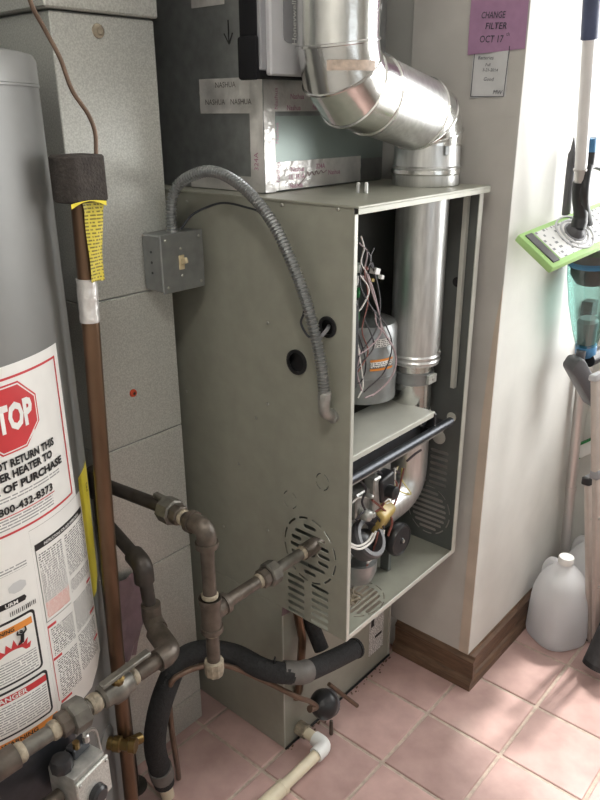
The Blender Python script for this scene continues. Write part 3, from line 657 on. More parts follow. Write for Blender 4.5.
# resample evenly and rib
L = [0]
for i in range(1, len(cp)): L.append(L[-1]+(cp[i]-cp[i-1]).length)
n_ = int(L[-1]/.0016); j = 0
for i in range(n_+1):
    s = L[-1]*i/n_
    while j < len(L)-2 and L[j+1] < s: j += 1
    t = (s-L[j])/max(L[j+1]-L[j], 1e-9); path.append(cp[j].lerp(cp[j+1], min(t, 1))); rr.append(.0110 if i % 4 < 2 else .0084)
MB().tube(path, rr, 10).build('ribbed_tube', M['galv_dark'], cn)
MB().lathe([(.012, 0), (.012, .008), (.009, .010), (.009, .018)], (-.076, .380, 1.238), Z, 8).build('connector', M['steel'], cn)
ef = fillet([(-.029, .036, .985), (-.029, .038, .940), (0.0, .040, .925)], .02, 6)
MB().tube(ef, .0115, 12).build('angle_connector', M['cast'], cn); MB().lathe([(.013, 0), (.013, .012), (.011, .014)], (-.0295, .036, .968), Z, 8).build('connector_nut', M['cast'], cn)
MB().lathe([(.015, 0), (.015, .005), (.012, .006)], (-.0005, .040, .925), -X, 8).build('lock_nut', M['cast'], cn)
cb = catmull([at(181, 229, 'x', -.06), at(192, 215, 'x', -.045), at(210, 206, 'x', -.025), at(225, 203, 'x', -.02), at(245, 207, 'x', -.02), at(262, 214, 'x', -.02), at(282, 240, 'x', -.03), at(300, 275, 'x', -.025), at(306, 290, 'x', -.022), at(304, 312, 'x', -.024), at(301, 323, 'x', -.026), at(307, 335, 'x', -.02), at(314, 339, 'x', -.018)], 6)
cbl = MB().tube(cb, .0022, 6).build('thermostat_cable', M['gunmetal'], loc=tuple(cb[0])); tag(cbl, 'thin dark control cable looped beside the ribbed conduit on the furnace side', 'cable')
# ------------------------------------------------------------------ water heater
HC = Vector((-.600, .424, 0)); HR = .26
wh = thing('water_heater', 'grey cylindrical water heater tank covered in white warning labels', 'water heater', tuple(HC))
MB().lathe([(HR-.012, .03), (HR, .042), (HR, 1.500)], HC, Z, 96).build('jacket', M['jacket'], wh)
MB().lathe([(HR+.0008, 1.496), (HR+.0008, 1.526), (HR-.003, 1.534), (HR-.02, 1.538), (.05, 1.545)], HC, Z, 96).build('top_cap', M['jacket_cap'], wh)
MB().lathe([(HR-.001, 1.491), (HR+.0016, 1.4925), (HR+.0016, 1.495), (HR-.001, 1.4965)], HC, Z, 96, closed=True).build('rim_bead', M['jacket_cap'], wh)
for k in range(3):
    a = math.radians(-90+120*k); MB().box(HC.x+.2*math.cos(a)-.02, HC.x+.2*math.cos(a)+.02, HC.y+.2*math.sin(a)-.02, HC.y+.2*math.sin(a)+.02, 0.0, .034).build('foot', M['black'], wh)
def cp_(s, z, h=.0006):                          # s: arc metres from the -y meridian, to the right
    a = -math.pi/2 + s/HR; return Vector((HC.x+(HR+h)*math.cos(a), HC.y+(HR+h)*math.sin(a), z))
deg = lambda t: (math.radians(t)+math.pi/2)*HR   # polar angle in degrees -> arc metres
def patch(name, m, s0, s1, z0, z1, h=.0006, parent=wh, skew=0, n=None):
    n = n or max(2, int(abs(s1-s0)/.008)); rows = []; uvs = []
    for z in (z0, z1):
        rows.append([cp_(s0+(s1-s0)*k/n, z+skew*k/n, h) for k in range(n+1)]); uvs.append([(s0+(s1-s0)*k/n, z) for k in range(n+1)])
    return MB().grid(rows, uvs).build(name, M[m], parent, recalc=False)
def rowshape(name, m, rows_, h, parent, n=14):
    rows = [[cp_(a+(b-a)*k/n, z, h) for k in range(n+1)] for z, a, b in rows_]
    return MB().grid(rows).build(name, M[m], parent, recalc=False)
def ctext(s, hh, sc, z, m, parent, width=None, bold=.0, h=.0022, align='CENTER', shear=0):
    return text(s, hh, lambda u, v: cp_(sc+u, z+v, h), M[m], 'lettering', parent, width, bold, align, shear)
def frame(name, m, s0, s1, z0, z1, w, h, parent):
    for a, b, c_, d_ in ((s0, s1, z1-w, z1), (s0, s1, z0, z0+w), (s0, s0+w, z0+w, z1-w), (s1-w, s1, z0+w, z1-w)): patch(name, m, a, b, c_, d_, h, parent)
# stop label
SC = deg(-80.9)
L1 = patch('stop_label', 'label_w', SC-(deg(-54.8)-SC), deg(-54.8), .884, 1.140, .0008)
hw = deg(-57.3)-SC
frame('red_border', 'red', SC-hw, SC+hw, .893, 1.124, .0035, .0012, L1)
def octa(r, h, m):
    t = r*math.tan(math.pi/8); rowshape('stop_sign', m, [(1.064+z, -w_+SC, w_+SC) for z, w_ in ((-r, t), (-t, r), (t, r), (r, t))], h, L1)
octa(.0500, .0012, 'red'); octa(.0475, .0015, 'label_w'); octa(.0455, .0018, 'red')
ctext('STOP', .038, SC, 1.064, 'label_w', L1, .076, .05, .0026)
for s_, z_, w_ in (('DO NOT RETURN THIS', 1.0, .146), ('WATER HEATER TO', .983, .132), ('PLACE OF PURCHASE', .964, .172)):
    ctext(s_, .0118, SC, z_, 'ink', L1, w_, .045)
patch('small_print', 'print_grey', SC-.075, SC+.078, .944, .953, .0012, L1)
ctext('1-800-432-8373', .012, SC, .932, 'ink', L1, .110, .03)
patch('red_rule', 'red', SC-.075, SC+.06, .9215, .923, .0013, L1)
patch('small_print', 'print_grey', SC-.075, SC+.055, .901, .919, .0012, L1)
# lower base label
L2 = patch('instruction_label', 'label_w', deg(-118), deg(-80.9), .52, .888, .0007)
patch('small_print', 'print_grey', deg(-100), deg(-83.5), .832, .842, .0011, L2); rowshape('certification_mark', 'paper', [(.806+z, deg(-88)-w_, deg(-88)+w_) for z, w_ in ((-.009, .006), (-.004, .014), (.004, .014), (.009, .006))], .0011, L2)
rowshape('logo_bar', 'ink', [(.783+z, deg(-97)-w_, deg(-85.5)+w_) for z, w_ in ((-.005, -.003), (0, 0), (.005, -.003))], .0012, L2)
text('URM', .006, lambda u, v: cp_(deg(-91)+u, .783+v, .0026), M['label_w'], 'lettering', L2, .02, .02)
for k in range(14): patch('bar_code', 'ink', deg(-92)+k*.0032, deg(-92)+k*.0032+random.uniform(.0008, .002), .762, .770, .0012, L2, n=2)
# flame warning
def rbox(name, m, s0, s1, z0, z1, r, h, parent):
    rows = []
    for k in range(7):
        a = math.pi/2*k/6; rows.append((z0+r-r*math.cos(a), s0+r-r*math.sin(a), s1-r+r*math.sin(a)))
    rows += [(z1-(z-z0), a, b) for z, a, b in rows[::-1]]
    return rowshape(name, m, rows, h, parent)
f0, f1 = deg(-106), deg(-83.6)
FR = rbox('flame_warning', 'ink', f0, f1, .645, .757, .008, .0011, L2); rbox('warning_field', 'label_w', f0+.004, f1-.004, .649, .753, .006, .0015, FR)
patch('warning_band', 'orange', f0+.006, f1-.007, .734, .746, .0019, FR)
text('WARNING', .007, lambda u, v: cp_(deg(-96.5)+u, .740+v, .0027), M['ink'], 'lettering', FR, .045, .02)
flame = [(0, 0), (.058, .002), (.061, .012), (.054, .010), (.057, .022), (.048, .014), (.047, .026), (.040, .016), (.036, .030), (.031, .016), (.024, .027), (.021, .013), (.012, .022), (.010, .010), (0, .012)]
MB().prism(flame, lambda u, v, t: cp_(f1-.078+u*1.05, .693+v*.95, .0018+t), 0, .0004).build('flame_picture', M['red'], FR, recalc=True, smooth=0)
fig = MB(); fc = lambda u, v: cp_(f1-.028+u, .716+v, .0030)
for a, b, r_ in (((0, -.004), (.002, .008), .0030), ((.002, .008), (-.006, .012), .0014), ((-.006, .012), (-.004, .017), .0012), ((.002, .008), (.009, .013), .0014), ((.009, .013), (.008, .019), .0012), ((0, -.004), (-.006, -.006), .0015)): fig.tube([fc(*a), fc(*b)], r_, 6)
fig.lathe([(.0005, -.003), (.0028, -.001), (.0028, .001), (.0005, .003)], fc(.001, .014), Z, 8)
fig.build('figure_picture', M['ink'], FR)
patch('small_print', 'print_grey', f0+.006, f1-.008, .652, .688, .0019, FR)
# danger box
DG = rbox('danger_box', 'ink', f0, deg(-82.6), .552, .638, .008, .0011, L2); rbox('danger_field', 'label_w', f0+.004, deg(-82.6)-.004, .556, .634, .006, .0015, DG)
patch('danger_band', 'red', f0+.004, deg(-82.6)-.004, .617, .629, .0019, DG); text('DANGER', .009, lambda u, v: cp_(deg(-97)+u, .623+v, .0027), M['label_w'], 'lettering', DG, .055, .02)
patch('small_print', 'print_grey', f0+.006, deg(-84), .560, .612, .0019, DG)
patch('warning_band', 'orange', deg(-112), deg(-81.2), .533, .545, .0012, L2); text('WARNING', .008, lambda u, v: cp_(deg(-96)+u, .539+v, .0024), M['ink'], 'lettering', L2, .06, .02)
patch('small_print', 'print_grey', deg(-112), deg(-81.5), .521, .531, .0012, L2)
# right instruction sheet: two columns of print
L3 = patch('fine_print_label', 'label_w', deg(-80.9), deg(-51.5), .560, .8835, .0009)
L3b = rowshape('fine_print_label', 'label_w', [(.520, deg(-80.9), deg(-62)), (.540, deg(-80.9), deg(-56)), (.561, deg(-80.9), deg(-51.5))], .0009, wh)
c0, c1, c2, c3 = deg(-79.8), deg(-67.5), deg(-66.2), deg(-52.5)
patch('header_bar', 'ink', c0, c3, .846, .857, .0013, L3); text('INSTRUCTIONS FOR SAFE OPERATION', .0045, lambda u, v: cp_((c0+c3)/2+u, .8515+v, .0026), M['label_w'], 'lettering', L3, .09, .02)
patch('small_print', 'print', c0+.004, c1, .752, .838, .0013, L3); patch('small_print', 'print', c2, c3, .762, .838, .0013, L3)
patch('red_print', 'print_red', c0+.004, c1, .722, .750, .0013, L3); patch('small_print', 'print', c2, c3, .732, .755, .0013, L3)
patch('frame_line', 'ink', c0, c0+.001, .716, .846, .0014, L3); patch('frame_line', 'ink', c3-.001, c3, .716, .846, .0014, L3); patch('frame_line', 'ink', c0, c1, .716, .717, .0014, L3)
for zz, a, b in ((.704, c0, c0+.018), (.716, c3-.016, c3), (.640, c0+.002, c0+.02), (.655, c3-.018, c3), (.552, c0+.004, c0+.028), (.598, c3-.016, c3)): patch('red_bar', 'red', a, b, zz, zz+.005, .0014, L3)
patch('small_print', 'print', c0+.006, c1, .648, .700, .0013, L3); patch('small_print', 'print', c2, c3, .652, .712, .0013, L3)
patch('small_print', 'print', c0+.008, c1, .560, .636, .0013, L3); patch('small_print', 'print', c2, c3-.004, .572, .646, .0013, L3)
patch('frame_line', 'red', c0, c0+.0012, .56, .706, .0014, L3)
YL = rowshape('yellow_guide_label', 'yellow_plain', [(.672, deg(-51), deg(-47)), (.690, deg(-51.4), deg(-42)), (.885, deg(-51.4), deg(-36)), (.905, deg(-51), deg(-36.5))], .0008, wh)
text('E', .016, lambda u, v: cp_(deg(-43)+u, .868+v, .0022), M['ink'], 'lettering', YL)
# access door, gas control, drain
AD = patch('shaded_burner_door', 'gunmetal', deg(-125), deg(-76), .16, .50, .006)  # dark tone stands for the door and the shadow there
gc = Vector((-.565, .118, .440))
ra = Vector((math.cos(math.radians(12)), math.sin(math.radians(12)), 0)); rb = Vector((-ra.y, ra.x, 0))
GV = MB().obox(gc, ra*.034, rb*.030, Z*.040).build('gas_control', M['cast'], wh, bevel=.004, seg=2)
MB().obox(gc-rb*.033-Z*.004, ra*.036, rb*.003, Z*.037).build('cover_plate', M['galv'], GV, bevel=.002)
for sx in (-1, 1): screw(gc-rb*.036+ra*.029*sx+Z*.026, -rb, GV, .003)
dl = MB().lathe([(.017, 0), (.016, .012), (.012, .016)], gc-rb*.034-Z*.016, -rb, 24).build('temperature_dial', M['black'], GV)
MB().lathe([(.020, 0), (.0195, .002), (.016, .003)], gc-rb*.0335-Z*.016, -rb, 24).build('dial_plate', M['steel'], GV)
MB().lathe([(.012, 0), (.018, .004), (.019, .016), (.015, .024), (.010, .026)], gc-ra*.026+Z*.038+rb*.004, Z, 10).build('pilot_knob', M['black'], GV)
MB().obox(gc+ra*.012+Z*.050+rb*.006, ra*.018, rb*.010, Z*.010).build('piezo_block', M['gunmetal'], GV, bevel=.002)
MB().lathe([(.006, 0), (.006, .012), (.004, .014)], gc+ra*.022+Z*.058-rb*.004, Z, 8).build('nut', M['steel'], GV); MB().lathe([(.006, 0), (.006, .012)], gc+ra*.004+Z*.058, Z, 8).build('nut', M['brass'], GV)
MB().tube(catmull([gc+ra*.022+Z*.07, gc+ra*.035+Z*.075-rb*.01, gc+ra*.05+Z*.03, gc+ra*.052-Z*.06, gc+ra*.03-Z*.16], 6), .003, 6).build('pilot_tube', M['steel'], GV)
MB().tube([gc+rb*.028, gc+rb*.05], .016, 12).build('mount', M['cast'], GV)
dr = at(108, 745, 'y', .215); dn = Vector((.45, -.85, 0)).normalized()
a_ = math.atan2(.205-HC.y, -.455-HC.x); dn = Vector((math.cos(a_), math.sin(a_), 0)); dbase = HC + dn*HR + Z*.365
MB().lathe([(.032, 0), (.032, .002), (.018, .004)], dbase, dn, 24).build('escutcheon', M['jacket_cap'], wh)
DV = MB().lathe([(.012, 0), (.012, .010), (.015, .012), (.015, .024), (.011, .026), (.011, .040), (.014, .042), (.014, .054)], dbase+dn*.003, dn, 14).build('drain_valve', M['brass'], wh)
MB().tube([dbase+dn*.034, dbase+dn*.034+Vector((.036, .0, -.012))], [.010, .011], 12).build('hose_spout', M['brass'], DV)

# ------------------------------------------------------------------ relief valve outlet: copper discharge pipe, foam block, tag
dpp = thing('discharge_pipe', 'vertical tarnished copper discharge pipe beside the water heater', 'pipe', (-.41, .2, .18))
ct, cb_ = Vector((-.388, .2, 1.37)), Vector((-.424, .2, .17))
MB().tube([ct, Vector((-.394, .2, 1.152)), Vector((-.399, .2, 1.035)), Vector((-.417, .2, .57)), cb_], .0135, 20).build('copper_pipe', M['copper'], dpp)
fo = []
for i in range(9):
    t = .118+.055*i/8; fo.append(ct.lerp(cb_, t))
MB().tube(fo, [.0145+random.uniform(0, .0012) for _ in fo], 14).build('foil_wrap', M['foil'], dpp)
MB().tube([cb_, cb_-Z*.03], .016, 14).build('end_fitting', M['iron'], dpp)
vb = HC + Vector((math.cos(math.radians(-46)), math.sin(math.radians(-46)), 0))*HR + Z*1.375
fb = thing('foam_block', 'black foam insulation block wrapped around the relief valve on the heater', 'insulation', tuple(vb))
MB().tube([Vector((-.415, .222, 1.374)), Vector((-.388, .2, 1.374))], .012, 12).build('valve_body', M['brass'], fb)
FBm = MB(); fa = Vector((-.383, .198, 1.372)); ex = Vector((.74, -.67, 0)); ey = Vector((.67, .74, 0))
poly = []
for k in range(17): a = math.pi/2+math.pi*k/16; poly.append((-.022+.020*math.cos(a)*1.0, .030*math.sin(a)))
poly += [(.022, -.030), (.024, -.02), (.024, .02), (.022, .030)]
FBm.prism(poly, lambda u, v, t: fa+ X*u + Y*v + Z*t, -.032, .032)
FBm.build('foam_sleeve', M['foam_brown'], fb, bevel=.003)
MB().box(fa.x+.0245, fa.x+.027, fa.y-.02, fa.y+.02, 1.345, 1.40).build('foil_backing', M['foil'], fb)
tg = thing('warning_tag', 'yellow printed warning tag hanging under the black foam block', 'tag', (-.375, .185, 1.345))
rows = []; uvs = []
for i in range(9):
    t = i/8; zz = 1.343-.118*t; w_ = .026-.004*t+(.008 if t < .1 else 0); xc = -.381-.004*t
    rows.append([Vector((xc-w_/2*1.1+w_*1.1*k/4, .178+.003*math.sin(k+i*.7)+.004*t, zz)) for k in range(5)]); uvs.append([(w_*k/4, zz) for k in range(5)])
tgm = MB().grid(rows, uvs).build('tag_sheet', M['yellow'], tg, recalc=False)
rows = [[Vector((-.425+.058*k/6, .166, 1.341+.003*math.sin(math.pi*k/6))) for k in range(7)], [Vector((-.425+.058*k/6, .166, 1.334+.009*math.sin(math.pi*k/6))) for k in range(7)]]
MB().grid(rows).build('tag_collar', M['yellow_plain'], tg)
# thin tube from above to the foam block
tp = catmull([at(26, -40, 'y', .22), at(30, 0, 'y', .22), at(44, 28, 'y', .22), at(60, 58, 'y', .215), at(72, 90, 'y', .21), at(88, 114, 'y', .207), at(95, 132, 'y', .205), at(96, 150, 'y', .205), at(96, 156, 'y', .205)], 8)
tt = MB().tube(tp, .0032, 8).build('thin_copper_tube', M['copper_thin'], loc=tuple(tp[-1])); tag(tt, 'thin brown copper tube curving down to the black foam block', 'tube')

# ------------------------------------------------------------------ gas pipes
def ring(parent, p, ax, r, w, m='sealant', name='thread_sealant'):
    return MB().lathe([(r*.9, -w/2), (r, -w/4), (r, w/4), (r*.9, w/2)], p, ax, 16).build(name, M[m], parent)
def hexnut(parent, p, ax, r, w, m='iron_grey', name='union_nut'):
    return MB().lathe([(r*.86, -w/2), (r, -w/2+.002), (r, w/2-.002), (r*.86, w/2)], p, ax, 8).build(name, M[m], parent, smooth=20)
GP = thing('furnace_gas_pipe', 'brown iron gas pipe with tee and drip leg running into furnace side', 'gas pipe', (-.292, .08, .47))
gy, gz, gx = .086, .622, -.288
pr_ = .0125
MB().tube([(.03, gy, gz), (-.035, gy, gz)], pr_, 16).build('nipple', M['iron'], GP)
MB().tube([(-.035, gy, gz), (-.115, gy, gz)], pr_*.96, 16).build('pipe', M['iron_grey'], GP)
MB().tube([(-.035, gy, gz), (.004, gy, gz)], .0165, 16).build('coupling', M['iron'], GP); ring(GP, (-.038, gy, gz), X, .0145, .012)
hexnut(GP, (-.130, gy, gz), X, .0245, .026); hexnut(GP, (-.152, gy, gz), X, .019, .018, 'iron', 'union_body'); ring(GP, (-.164, gy, gz), X, .0145, .010)
MB().tube([(-.15, gy, gz), (gx, gy, gz)], pr_, 16).build('pipe', M['iron'], GP)
tz = gz-.004
te = MB(); te.tube([(gx, gy, tz-.036), (gx, gy, tz+.036)], .0185, 18); te.tube([(gx, gy, tz), (gx+.036, gy, gz)], .0175, 16)
te.tube([(gx, gy, tz+.026), (gx, gy, tz+.036)], .021, 18); te.tube([(gx, gy, tz-.036), (gx, gy, tz-.026)], .021, 18); te.tube([(gx+.028, gy, gz), (gx+.038, gy, gz)], .020, 16)
te.build('tee', M['iron'], GP); ring(GP, (gx, gy, tz+.040), Z, .0155, .010); ring(GP, (gx, gy, tz-.040), Z, .0155, .008)
ez = .795
MB().tube([(gx, gy, tz+.03), (gx, gy, ez-.02)], pr_, 16).build('pipe', M['iron'], GP)
MB().tube([(gx, gy, tz-.03), (gx, gy, .515)], pr_, 16).build('drip_leg', M['iron'], GP)
MB().lathe([(.010, 0), (.017, .004), (.0185, .012), (.0185, .034), (.015, .036)], (gx, gy, .480), Z, 10).build('end_cap', M['sealant'], GP)
el = fillet([(gx, gy, ez-.034), (gx, gy, ez), (gx, gy+.038, ez)], .03, 8); MB().tube(el, .0175, 16).build('elbow', M['iron'], GP)
MB().tube([(gx, gy, ez-.036), (gx, gy, ez-.026)], .0205, 16).tube([(gx, gy+.030, ez), (gx, gy+.040, ez)], .0205, 16).build('elbow_bead', M['iron'], GP)
RX, RY = -.308, .372
MB().tube([(gx, gy+.03, ez), (gx, gy+.12, ez), (RX, RY, ez)], pr_, 16).build('pipe', M['iron_dark'], GP)
MB().tube([(RX, RY, .0), (RX, RY, ez+.02)], pr_, 16).build('riser', M['iron_dark'], GP)
MB().tube([(RX, RY, ez-.03), (RX, RY, ez+.03)], .0175, 16).build('tee', M['iron_dark'], GP); MB().lathe([(.03, 0), (.03, .004), (.014, .008)], (RX, RY, 0), Z, 20).build('floor_flange', M['iron_dark'], GP)
ring(GP, (gx, gy+.058, ez), Y, .0145, .010); hexnut(GP, (gx, gy+.072, ez), Y, .0185, .02, 'iron'); hexnut(GP, (gx, gy+.095, ez), Y, .0245, .03)
MB().obox((gx, gy+.115, ez+.018), (.006, 0, 0), (0, .020, 0), (0, 0, .005)).build('cock_lever', M['iron_grey'], GP, bevel=.002)
HP = thing('heater_gas_pipe', 'grey iron gas pipe with shut-off cock running past the water heater', 'gas pipe', (-.5, .1, .54))
hy, hz = .100, .580; hx = -.385
MB().tube([(hx+.01, hy, hz), (-.80, hy, hz)], pr_, 16).build('pipe', M['iron_grey'], HP)
# elbow group at the right end: two elbows, riser and the run into the wall gap
e1_ = Vector((-.372, hy, hz)); v1 = Vector((-.345, .185, .590)); v2 = Vector((-.343, .200, .700)); v3 = Vector((-.309, .360, .712))
MB().tube(fillet([e1_-X*.03, e1_, e1_+Vector((.012, .055, .008))], .02, 6), .0195, 16).build('elbow', M['iron'], HP)
MB().tube([e1_+Vector((.008, .04, .006)), v1], pr_, 14).build('nipple', M['iron'], HP)
MB().tube(fillet([v1-(v1-e1_).normalized()*.03, v1, v1+Z*.034], .022, 6), .0180, 16).build('elbow', M['iron'], HP); ring(HP, v1-(v1-e1_).normalized()*.036, v1-e1_, .0150, .008)
MB().tube([v1, v2], pr_, 14).build('riser', M['iron_dark'], HP)
MB().tube(fillet([v2-Z*.034, v2, v2+(v3-v2).normalized()*.036], .03, 6), .0185, 16).build('elbow', M['iron_dark'], HP)
MB().tube([v2, v3], pr_, 14).build('pipe', M['iron_dark'], HP)
ring(HP, (hx-.008, hy, hz), X, .0155, .012)
MB().tube([(-.395, hy, hz), (-.445, hy, hz)], .0135, 14).build('nipple', M['iron'], HP); ring(HP, (-.452, hy, hz), X, .0150, .010)
ck = MB(); ck.lathe([(.016, -.03), (.020, -.026), (.020, -.014), (.024, -.008), (.024, .008), (.020, .014), (.020, .026), (.016, .03)], (-.488, hy, hz), X, 14)
ck.build('gas_cock', M['iron_grey'], HP)
MB().lathe([(.012, 0), (.012, .030), (.008, .034)], (-.488, hy, hz), Vector((0, -.3, 1)), 10).build('cock_stem', M['brass'], HP)
MB().obox((-.472, hy-.010, hz+.036), (.048, 0, .004), (0, .007, 0), (0, .001, .003)).build('cock_lever', M['iron_grey'], HP, bevel=.0015)
ring(HP, (-.530, hy, hz), X, .0165, .018); hexnut(HP, (-.562, hy, hz), X, .0265, .030); hexnut(HP, (-.585, hy, hz), X, .020, .02, 'iron', 'union_body'); ring(HP, (-.602, hy, hz), X, .0155, .014)
MB().tube([(-.665, hy, hz), (-.72, hy, hz)], .0195, 14).build('coupling', M['iron'], HP); ring(HP, (-.658, hy, hz), X, .0160, .012)
MB().tube(fillet([(-.70, hy, hz), (-.735, hy, hz), (-.735, hy, hz-.03)], .02, 6), .019, 14).build('elbow', M['iron'], HP)
MB().tube([(-.735, hy, hz), (-.735, hy, .455), ], pr_, 14).build('drop', M['iron'], HP)
MB().tube(fillet([(-.735, hy, .47), (-.735, hy+.012, .43), (-.60, .118, .43)], .03, 6), pr_, 14).build('feed', M['iron'], HP)

# ------------------------------------------------------------------ refrigerant lines, drain
RL = thing('insulated_refrigerant_line', 'thick black foam covered refrigerant line curving from coil cabinet to floor', 'refrigerant line', (-.27, .278, 0))
pts = [(.165, .098, .243), (.06, .100, .270), (-.03, .104, .300), (-.085, .150, .318), (-.118, .215, .345), (-.175, .252, .372), (-.235, .258, .380), (-.292, .235, .362), (-.318, .238, .300), (-.315, .262, .20), (-.285, .285, .06)]
MB().tube(catmull(pts, 10), .0235, 18).build('foam_sleeve', M['foam'], RL)
MB().lathe([(.012, 0), (.025, 0), (.0255, .006), (.012, .006)], (.168, .098, .2425), (1, 0, -.2), 18, closed=True).build('sleeve_end', M['foam'], RL)
MB().tube(catmull([(-.005, .101, .290), (-.03, .104, .300), (-.058, .125, .309)], 6), .0258, 18).build('tape_band', M['tape'], RL)
MB().tube([(-.300, .274, .125), (-.290, .281, .085)], .0262, 18).build('tape_band', M['tape'], RL)
MB().tube([(-.287, .284, .07), (-.272, .294, 0.0)], .0150, 14).build('bare_end', M['pvc'], RL)
for pp in ((-.072, .138, .340), (-.288, .236, .385), (-.312, .232, .335)):
    MB().obox(pp, (.004, .002, .001), (0, .002, 0), (.001, 0, .008)).build('cable_tie', M['black'], RL)
MB().tube([(.075, .17, .420), (.078, .16, .34), (.075, .125, .285)], .018, 12).build('suction_stub', M['foam'], RL)
MB().tube([(.030, .165, .421), (.035, .150, .33), (.04, .165, .17), (.045, .180, .13)], .010, 10).build('copper_stub', M['copper'], RL)
LL = thing('liquid_line', 'thin bare copper line running beside the black foam line to the floor', 'copper line', (-.225, .312, 0))
lpts = [(.055, .118, .130), (.02, .118, .175), (-.02, .120, .215), (-.085, .165, .282), (-.150, .200, .343), (-.205, .215, .372), (-.262, .215, .392), (-.292, .222, .375), (-.286, .238, .27), (-.272, .252, .16), (-.245, .285, .06), (-.225, .312, 0)]
MB().tube(catmull(lpts, 10), .0062, 10).build('copper_tube', M['copper_thin'], LL)
FDm = thing('filter_drier', 'black round filter drier with white sticker in front of the coil cabinet', 'filter drier', (.085, .125, .09))
dax = Vector((.90, .02, -.42)).normalized(); dc = Vector((.078, .120, .122))
MB().lathe([(.008, -.034), (.012, -.032), (.022, -.026), (.032, -.014), (.035, -.008), (.0365, -.004), (.0365, .004), (.035, .008), (.033, .020), (.024, .032), (.010, .037)], dc, dax, 28).build('drier_body', M['black'], FDm)
MB().lathe([(.0345, .010), (.0342, .020)], dc, dax, 28).build('band', M['dkgrey'], FDm)
rows = []
a1 = dax.cross(Z).normalized(); a2 = dax.cross(a1)
for h_, r_ in ((.011, .0353), (.021, .0335)): rows.append([dc+dax*h_+(a1*math.cos(t)+a2*math.sin(t))*r_ for t in [math.radians(200+i*8) for i in range(9)]])
MB().grid(rows).build('sticker', M['label_w'], FDm, recalc=False)
MB().tube([dc-dax*.034, dc-dax*.060], .0085, 10).build('inlet_stub', M['copper_thin'], FDm)
MB().tube([(.11, .13, .155), (.188, .10, .049)], .0055, 8).build('outlet_tube', M['copper_thin'], FDm)
MB().lathe([(.003, 0), (.0055, .004), (.0045, .045), (.002, .047)], dc-Z*.12+X*.03, Z, 8).build('foot_bracket', M['iron'], FDm)
PV = thing('drain_pipe', 'cream plastic condensate drain pipe elbowed along the tiled floor', 'drain pipe', (-.05, .09, .02))
pz = .030; e_ = Vector((.052, .092, pz))
MB().tube([(.052, CY, pz+.002), e_+Y*.02], .0135, 16).build('pipe', M['pvc'], PV)
MB().tube([(.052, CY-.001, pz+.002), (.052, CY-.028, pz+.002)], .0185, 10).build('adapter', M['sealant'], PV)
MB().tube(fillet([e_+Y*.035, e_, e_-X*.038], .024, 8), .0180, 18).build('elbow', M['white'], PV)
MB().tube([e_-X*.02, e_-X*.16], .0135, 16).build('pipe', M['pvc'], PV)
MB().tube([e_-X*.155, e_-X*.40], .0175, 16).build('pipe', M['pvc'], PV)
MB().tube([e_-X*.150, e_-X*.160], .0185, 16).build('coupling', M['pvc'], PV)
# plastic film hanging behind the copper pipe
rows = []
for i in range(9):
    t = i/8; rows.append([Vector((-.296+(.07+.02*math.sin(3*t))*k/5*(1-.8*max(0, t-.5)), .398+.006*math.sin(k*1.7+i*.9)-.008*t, .535-.20*t)) for k in range(6)])
fi = MB().grid(rows).build('plastic_bag', M['film'], loc=(-.26, .40, .335)); tag(fi, 'mauve plastic bag scrap pinned against the duct behind the copper pipe', 'plastic bag')

# ------------------------------------------------------------------ notes on the partition end
def note(name, label, y0, y1, z0, z1, m, tilt, h):
    n = thing(name, label, 'note', (WX-.003, (y0+y1)/2, z0), 'notes taped to the wall end')
    rows = []
    for j in range(5): rows.append([Vector((WX-.0035-h-.0015*math.sin(i*1.1+j), y0+(y1-y0)*i/5, z0+(z1-z0)*j/4+tilt*(i/5-.5))) for i in range(6)])
    MB().grid(rows).build('sheet', M[m], n, smooth=60); return n
n1 = note('mauve_note', 'mauve paper note with handwritten filter change date taped on wall end', .078, -.046, 1.566, 1.705, 'purple', .006, .003)
nf = lambda yc, zc, h: (lambda u, v: Vector((WX-.0065-h, yc-u, zc+v-.05*u)))
text('CHANGE', .012, nf(.026, 1.632, .003), M['pen'], 'handwriting', n1, .052, .004, shear=.15); text('FILTER', .012, nf(.018, 1.612, .003), M['pen'], 'handwriting', n1, .046, .004, shear=.15); text('OCT 17', .013, nf(.026, 1.589, .003), M['pen'], 'handwriting', n1, .052, .004, shear=.1); text('th', .007, nf(-.010, 1.596, .003), M['pen'], 'handwriting', n1)
n2 = note('pale_note', 'pale paper note with pencilled inspection lines below the mauve note', .066, -.014, 1.482, 1.580, 'paper', .002, .001)
for s_, yc, zc, hh in (('Batteries', .036, 1.556, .007), ('Full', .030, 1.543, .006), ('3-21-2014', .024, 1.533, .006), ('Good', .026, 1.516, .007), ('MW', .004, 1.491, .008)): text(s_, hh, nf(yc, zc, .001), M['pen'], 'handwriting', n2, shear=.2)
bo = MB()
for a, b in (((.064, 1.484), (-.010, 1.483)), ((-.010, 1.483), (-.014, 1.575)), ((.064, 1.484), (.062, 1.565))): bo.tube([Vector((WX-.0068, a[0], a[1])), Vector((WX-.0068, b[0], b[1]))], .0007, 5)
bo.build('drawn_border', M['pen'], n2)

